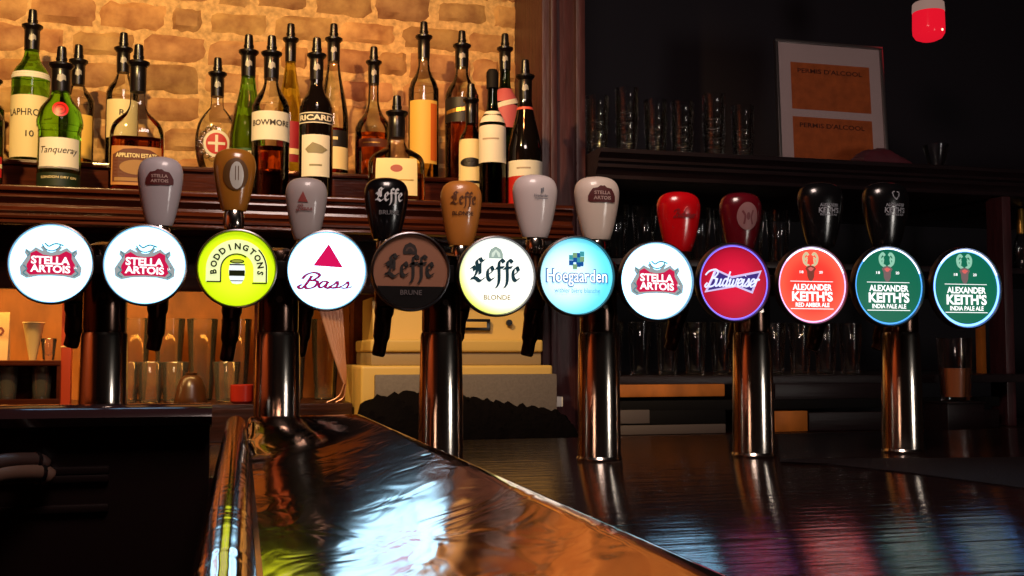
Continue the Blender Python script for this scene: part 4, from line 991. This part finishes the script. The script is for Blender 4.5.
# front row
bottle('dark brown bottle cut off by the left edge of the picture', -7, 62, 'f2', 26, 'std', 'black', None, [('front_label', REDL, 60, .1, .3, [('label_band', BEIGE, [rect(-1, -.1, 1, .3, 6)])])], sticker=False)
bottle('bright green gin bottle with a round red seal and cream label', 62, 47, 'f', 44, 'shoulder', 'green', None, [
    ('front_label', WHITE_L, 62, .17, .42, [('lettering', INK, [text('Tanqueray', 0, .15, 1.7, .55, .0, .3)]), ('silver_line', SILV, [rect(-1, -.98, 1, -.86, 8)])]),
    ('lower_band', mat('deep_green_band', (16, 34, 14), .5), 75, .03, .14, [('lettering', BEIGE, [T('LONDON DRY GIN', .3, 1.3, .35, .01)])]),
    ('seal', mat('red_wax', (196, 24, 26), .4), 0, .585, .71, [('seal_mark', mat('dark_red_wax', (140, 12, 14), .4), [ring(0, 0, .55, .7, seg=24), rect(-.3, -.1, .3, .1)])])])
bottle('squat amber rum bottle with an oval-topped label and black stopper', 139, 45, 'f', 55, 'squat', 'clear', ('deep', .44), [('front_label', mat('gold_brown_label', (176, 120, 60), .5), 52, .06, .36, [('dark_panel', mat('brown_label', (90, 40, 14), .6), [poly(mirror([(0, .90), (.5, .84), (.9, .55), (.90, -.85), (0, -.85)]))]), ('landscape', mat('sepia', (150, 110, 60), .6), [([(x*.62, -.08 + y*.38) for x, y in disc(0, 0, 1, seg=24)[0]], disc(0, 0, 1, seg=24)[1]), rect(-.8, -.80, .8, -.62, 6)]), ('lettering', BEIGE, [text('APPLETON ESTATE', 0, .52, 1.5, .22, .02)])]),], sy=.62, power=3.2, sticker=False, wrap=.045)
bottle('clear whisky bottle with a white arched label and red-brown spirit', 272, 36, 'f', 38, 'std', 'clear', ('cherry', .36), [('front_label', WHITE_L, 78, .40, .60, [('lettering', INK, [T('BOWMORE', .2, 1.6, .40, .02)])])])
bottle('dark aperitif bottle with white block lettering over a pale shield label', 317, 38, 'f', 34, 'std', 'black', None, [
    ('name_band', WHITE_L, 72, .53, .605, [('band_panel', BLKL, [rect(-.94, -.80, .94, .80, 10)]), ('lettering', WHITE_L, [T('RICARD', 0, 1.7, 1.05, .035)])]),
    ('front_label', WHITE_L, 52, .16, .45, [('landscape', mat('sage', (140, 130, 100), .6), [poly([(-.7, .3), (-.2, .62), (.3, .5), (.8, .3), (.4, .1), (-.5, .12)]), rect(-.4, -.5, .4, -.42, 4)])]), ('low_tag', WHITE_L, 20, .06, .13, [])])
bottle('squat cut-glass whisky bottle with a cream crest label', 397, 96, 'f', 56, 'squat', 'clear', ('pale', .34), [('front_label', BEIGE, 40, .08, .50, [('crest', mat('rose_print', (170, 90, 80), .6), [disc(0, .45, .3, .2, 20)]), ('label_rule', GOLD, [rect(-.8, -.2, .8, -.14, 6)])])], sy=.6, power=3.0, sticker=False)
bottle('slim amber bottle with a cream label, squeezed left of the white-labelled green bottle', 471, 84, 'm', 24, 'std', 'clear', ('cherry', .62), [('front_label', BEIGE, 70, .12, .66, [('dark_oval', BLKL, [disc(0, .2, .75, .16, 24)]), ('label_rule', BLKL, [rect(-.6, -.5, .6, -.42, 4)])])], sticker=False)
bottle('dark green bottle with a plain white label, second from the right end', 492.5, 70, 'f', 26, 'long', 'dgreen', None, [('front_label', WHITE_L, 80, .32, .70, [('faint_lettering', mat('pale_ink', (170, 150, 130), .6), [D(-.1, 1.1, .06)])])], pour=False, cap=BLACKMAT)
bottle('black wine bottle with a white and red label, rightmost on the bottle shelf', 525, 60, 'f', 33, 'slope', 'black', None, [('front_label', REDL, 80, .02, .24, []), ('upper_label', WHITE_L, 80, .24, .36, [('faint_lettering', mat('pale_ink', (170, 150, 130), .6), [D(0, .7, .2)])]), ('neck_band', mat('coral_band', (214, 84, 70), .5), 180, .765, .785, [])])
bottle('bottle with a cream label half cut off by the left edge, behind the brown one', -12, 60, 'b', 36, 'std', 'clear', ('amber', .5), [('front_label', BEIGE, 80, .10, .50, [('faint_print', INK, [D(.3, 1.2, .06)])])])

# ------------------------------------------------------------------ dark cabinet at the right
cab = thing('back_bar_cabinet', 'nearly black back bar cabinet with open glass shelves at the right', 'cabinet', (0, 0, 0))
YC = 2.10; Z_UP = P(640, 149, YC).z; XC = X_POST1 + .006
z = Z_UP
mo = [(2.70, z), (YC + .003, z), (YC - .001, z - .002), (YC - .002, z - .010), (YC + .004, z - .014), (YC + .012, z - .020), (YC + .010, z - .026), (YC + .018, z - .030), (YC + .016, z - .038), (YC + .024, z - .043), (YC + .03, z - .052), (YC + .028, z - .060), (YC + .04, z - .066), (2.70, z - .066)]
MB().prism(mo, XC, XR).build('upper_shelf', WOOD_CAB, cab)
Z_MID = P(690, 260, 2.16).z; MB().box(XC, XR, 2.16, 2.70, Z_MID - .014, Z_MID, .002).build('middle_shelf', WOOD_CAB, cab)
Z_LOW = P(690, 376, 2.06).z; MB().box(XC, XR, 2.06, 2.70, Z_LOW - .018, Z_LOW, .002).build('lower_shelf', WOOD_CAB, cab)
MB().box(XC, XR, 2.66, 2.70, Z_WORK + .0006, Z_UP - .066).build('back_panel', mat('black_backing', (18, 14, 20)), cab)
MB().box(XC - .004, XC + .018, 2.12, 2.66, Z_WORK + .0005, Z_UP - .066, .002).build('side_panel', WOOD_CAB, cab)
xs = P(1009, 300, 2.10).x; MB().box(xs - .012, xs + .012, 2.10, 2.155, Z_WORK + .0005, Z_UP - .066, .002).build('stile', WOOD_POST, cab)
def front(px0, px1, y0, y1, m, name, Yf=2.055, handle=False):
    a, b = P(px0, y0, Yf), P(px1, y1, Yf)
    zz1, zz0 = P((px0+px1)/2, y0, Yf).z, max(Z_WORK + .0008, P((px0+px1)/2, y1, Yf).z)
    o = MB().box(a.x, b.x, Yf, Yf + .02, zz0, zz1, .002).build(name, m, cab); return o
front(592, 725, 384.5, 397, AMBER, 'drawer_front'); front(775, 884, 383.5, 399, WOOD_CAB, 'drawer_front')
front(592, 1000, 399, 409, BLACKMAT, 'cross_rail', 2.056); front(592, 650, 410, 424, mat('grey_board', (96, 86, 84), .6), 'board'); front(650, 726, 410, 424, BLACKMAT, 'board')
front(592, 726, 425, 435, mat('grey_board', (96, 86, 84)), 'board'); front(775, 808, 411, 435, AMBER, 'door_front'); front(809, 1000, 411, 435, WOOD_CAB, 'door_front')
x0, x1 = P(960, 257, 2.155).x, P(1004, 257, 2.155).x
MB().box(x0, x1, 2.148, 2.1595, Z_MID - .010, Z_MID - .003, .001).build('brass_edge', mat('lit_brass', (214, 150, 60), .3, .9), cab)
xb = P(981, 350, 2.2).x; MB().box(xb - .0065, xb + .0065, 2.19, 2.21, Z_LOW, Z_MID - .015, .001).build('honey_stile', AMBER, cab)
xb = P(998, 350, 2.2).x; MB().box(xb - .0025, xb + .0025, 2.185, 2.195, Z_LOW, Z_MID - .015, .0005).build('steel_strip', mat('pale_steel', (196, 190, 196), .3, .6), cab)

# stacked tumblers on the upper shelf: every glass its own
ord_ = ['first', 'second', 'third', 'fourth', 'fifth', 'sixth']
t0 = None
for k, (px, n) in enumerate(((598, 4), (628, 5), (657, 4), (684, 4), (716, 5), (745, 4))):
    for j in range(n):
        lab = '%s tumbler of the %s stack from the wood post on the upper shelf' % (('bottom', 'second lowest', 'middle' if n == 5 else 'second highest', 'second highest' if n == 5 else 'topmost', 'topmost')[j], ord_[k])
        o = glass(lab, px, 2.20, Z_UP + .0003 + .0220*j, .0205, .0265, .064, 'stacked tumblers on the upper shelf', PINT, t0); t0 = t0 or o
# pint glasses on the two lower shelves
p0 = None
for k, px in enumerate((617, 648, 672, 700, 716, 738, 782)):
    o = glass('pint glass on the middle cabinet shelf, %s from the wood post' % (ord_ + ['seventh'])[k], px, 2.24, Z_MID + .0003, .021, .028, .125, 'pint glasses on the middle shelf', PINT, p0, x=P(617, 300, 2.24).x + .066*k*(1.0 if px else 1)); p0 = p0 or o
q0 = None
for k in range(10):
    o = glass('pint glass on the lower cabinet shelf, %s from the wood post' % (ord_ + ['seventh', 'eighth', 'ninth', 'tenth'])[k], 0, 2.20, Z_LOW + .0003, .020, .0265, .115, 'pint glasses on the lower shelf', PINT, q0, x=P(612, 340, 2.20).x + .0645*k); q0 = q0 or o
# half-drunk glass with amber lump near the last disc
zs = P(953, 403, 1.97).z
x = P(953, 380, 1.97).x
stand = thing('small_stand', 'low dark block under the amber drink glass on the back worktop', 'block', (x, 1.97, Z_WORK + .0003))
MB().box(-.045, .045, -.04, .04, 0, zs - Z_WORK, .003).build('block_body', WOOD_CAB, stand); MB().box(-.047, .047, -.042, .042, zs - Z_WORK, zs - Z_WORK + .003, .001).build('block_top', WOOD_CAB, stand)
g1 = P(953, 338, 1.97).z - zs - .004
glass('clear tumbler half full of amber drink, below the rightmost green disc', 953, 1.97, zs + .0038, .030, .036, g1, None, PINT, drink=(mat('amber_drink', (196, 112, 64), .35), g1*.52), name='drink_glass')
# bottle with gold foil at the right edge
xr = P(1021, 240, 2.24).x
gb = thing('foil_bottle', 'small clear bottle with gold foil neck at the right edge', 'bottle', (xr, 2.24, Z_MID + .0003))
hh = P(1021, 209, 2.24).z - Z_MID
MB().lathe([(0, 0), (.017, 0), (.019, .003), (.019, hh*.36), (.014, hh*.50), (.0085, hh*.58), (.008, hh*.98), (0, hh*.98)], seg=28).build('glass_body', GLASS, gb)
MB().lathe([(.0088, hh*.60), (.0092, hh*.60), (.0094, hh*.96), (.007, hh), (0, hh)], seg=24).build('gold_foil', GOLD, gb)
# framed permit leaning on the upper shelf
def permit():
    Yb = 2.235; c = P(834, 154, Yb); W = WX(783, 886, 100, Yb); z1 = P(832, 40, Yb).z; H = (z1 - Z_UP)*1.01
    f = thing('framed_permit', 'leaning silver-framed permit with two orange printed panels', 'picture frame', (c.x, Yb, Z_UP + .002), -0.10)
    f.rotation_euler = (math.radians(-7), math.radians(1.7), -0.10)
    e = .0065; fr = mat('silver_frame', (150, 140, 140), .3, .9)
    for nm, (x0, x1, z0, z1) in (('frame_rail', (-W/2, W/2, 0, e)), ('frame_rail', (-W/2, W/2, H - e, H)), ('frame_stile', (-W/2, -W/2 + e, e, H - e)), ('frame_stile', (W/2 - e, W/2, e, H - e))):
        MB().box(x0, x1, -.007, .007, z0, z1, .0015).build(nm, fr, f)
    MB().box(-W/2 + e, W/2 - e, .000, .004, e, H - e).build('white_mount', mat('mauve_white_paper', (238, 206, 220), .7), f)
    og = mat('orange_permit', (214, 104, 52), .7, vary=.2, bscale=40); ik = mat('permit_ink', (96, 36, 30), .7)
    for (z0, z1) in ((.46, .83), (.03, .40)):
        p = MB().box(-W*.36, W*.37, -.0008, .0004, z0*H, z1*H).build('orange_sheet', og, f)
        art(p, [('lettering', ik, [text("PERMIS D'ALCOOL", 0, z1*H - .020, W*.60, .012, .02)])], lambda x, y, k: (x, -.0010 - .0003*k, y))
    MB().box(-W/2 + e, W/2 - e, -.0045, -.0030, e, H - e).build('glazing', GLASS, f)
permit()
# dark red folded cloth and a small faceted glass
def cloth():
    x0, x1 = P(855, 150, 2.17).x, P(905, 150, 2.17).x; n, m = 22, 10; vs, fs = [], []; rnd = random.Random(2)
    for i in range(n+1):
        u = i/n
        for k in range(m+1):
            a = PI*k/m; h = .042*math.sin(PI*min(1, u*.85 + .12))**.7*(1 + .10*math.sin(u*19 + k))
            vs.append((x0 + (x1-x0)*u + .002*math.sin(k), 2.17 - .035*math.cos(a), Z_UP + .0003 + (h*math.sin(a)**.7 if 0 < k < m else 0)))
    for i in range(n):
        for k in range(m): a = i*(m+1)+k; fs.append((a, a+m+1, a+m+2, a+1))
        fs.append((i*(m+1), i*(m+1)+m, (i+1)*(m+1)+m, (i+1)*(m+1)))
    fs.append(tuple(range(m+1))); fs.append(tuple(n*(m+1)+k for k in range(m, -1, -1)))
    tag(MB().add(vs, fs).build('folded_cloth', mat('wine_cloth', (86, 34, 44), .6, bump=.4, bscale=50)), 'dark wine-red cloth lying before the corner of the framed permit', 'cloth')
cloth()
glass('small flared glass alone on the upper shelf, right of the framed permit', 940, 2.20, Z_UP + .0003, .014, .031, .066, None)
# hanging red lamp
def red_lamp():
    Y = 2.2; zt, zb_ = P(928, 3, Y).z, P(928, 41, Y).z; x = P(928.5, 20, Y).x; r = WX(915, 942, 20, Y)/2
    l = thing('hanging_lamp', 'red glass lamp hanging in the dark upper right', 'lamp', (x, Y, zb_)); h = zt - zb_
    MB().lathe([(0, 0), (r*.5, .0015), (r*.82, .007), (r*.98, .017), (r, .03), (r*.98, h*.74), (0, h*.74)], seg=32).build('glass_cup', mat('glowing_red_glass', (236, 22, 44), .15, emit=.85), l)
    MB().lathe([(0, h*.74), (r*.99, h*.74), (r, h*.78), (r*.97, h*.97), (r*.9, h), (0, h)], seg=32).build('cap', mat('beige_cap', (176, 140, 128), .5, emit=.55), l)
    MB().tube([(0, 0, h), (0, 0, 2.8 - zb_)], .002, 8).build('cord', BLACK, l)
    MB().lathe([(0, 0), (.0022, .001), (.0028, .003), (.0022, .005), (0, .006)], (r*.30, -r*.93, .016), 12).build('bulb_glint', lit('flame', (255, 226, 190), 2.0), l)
red_lamp()
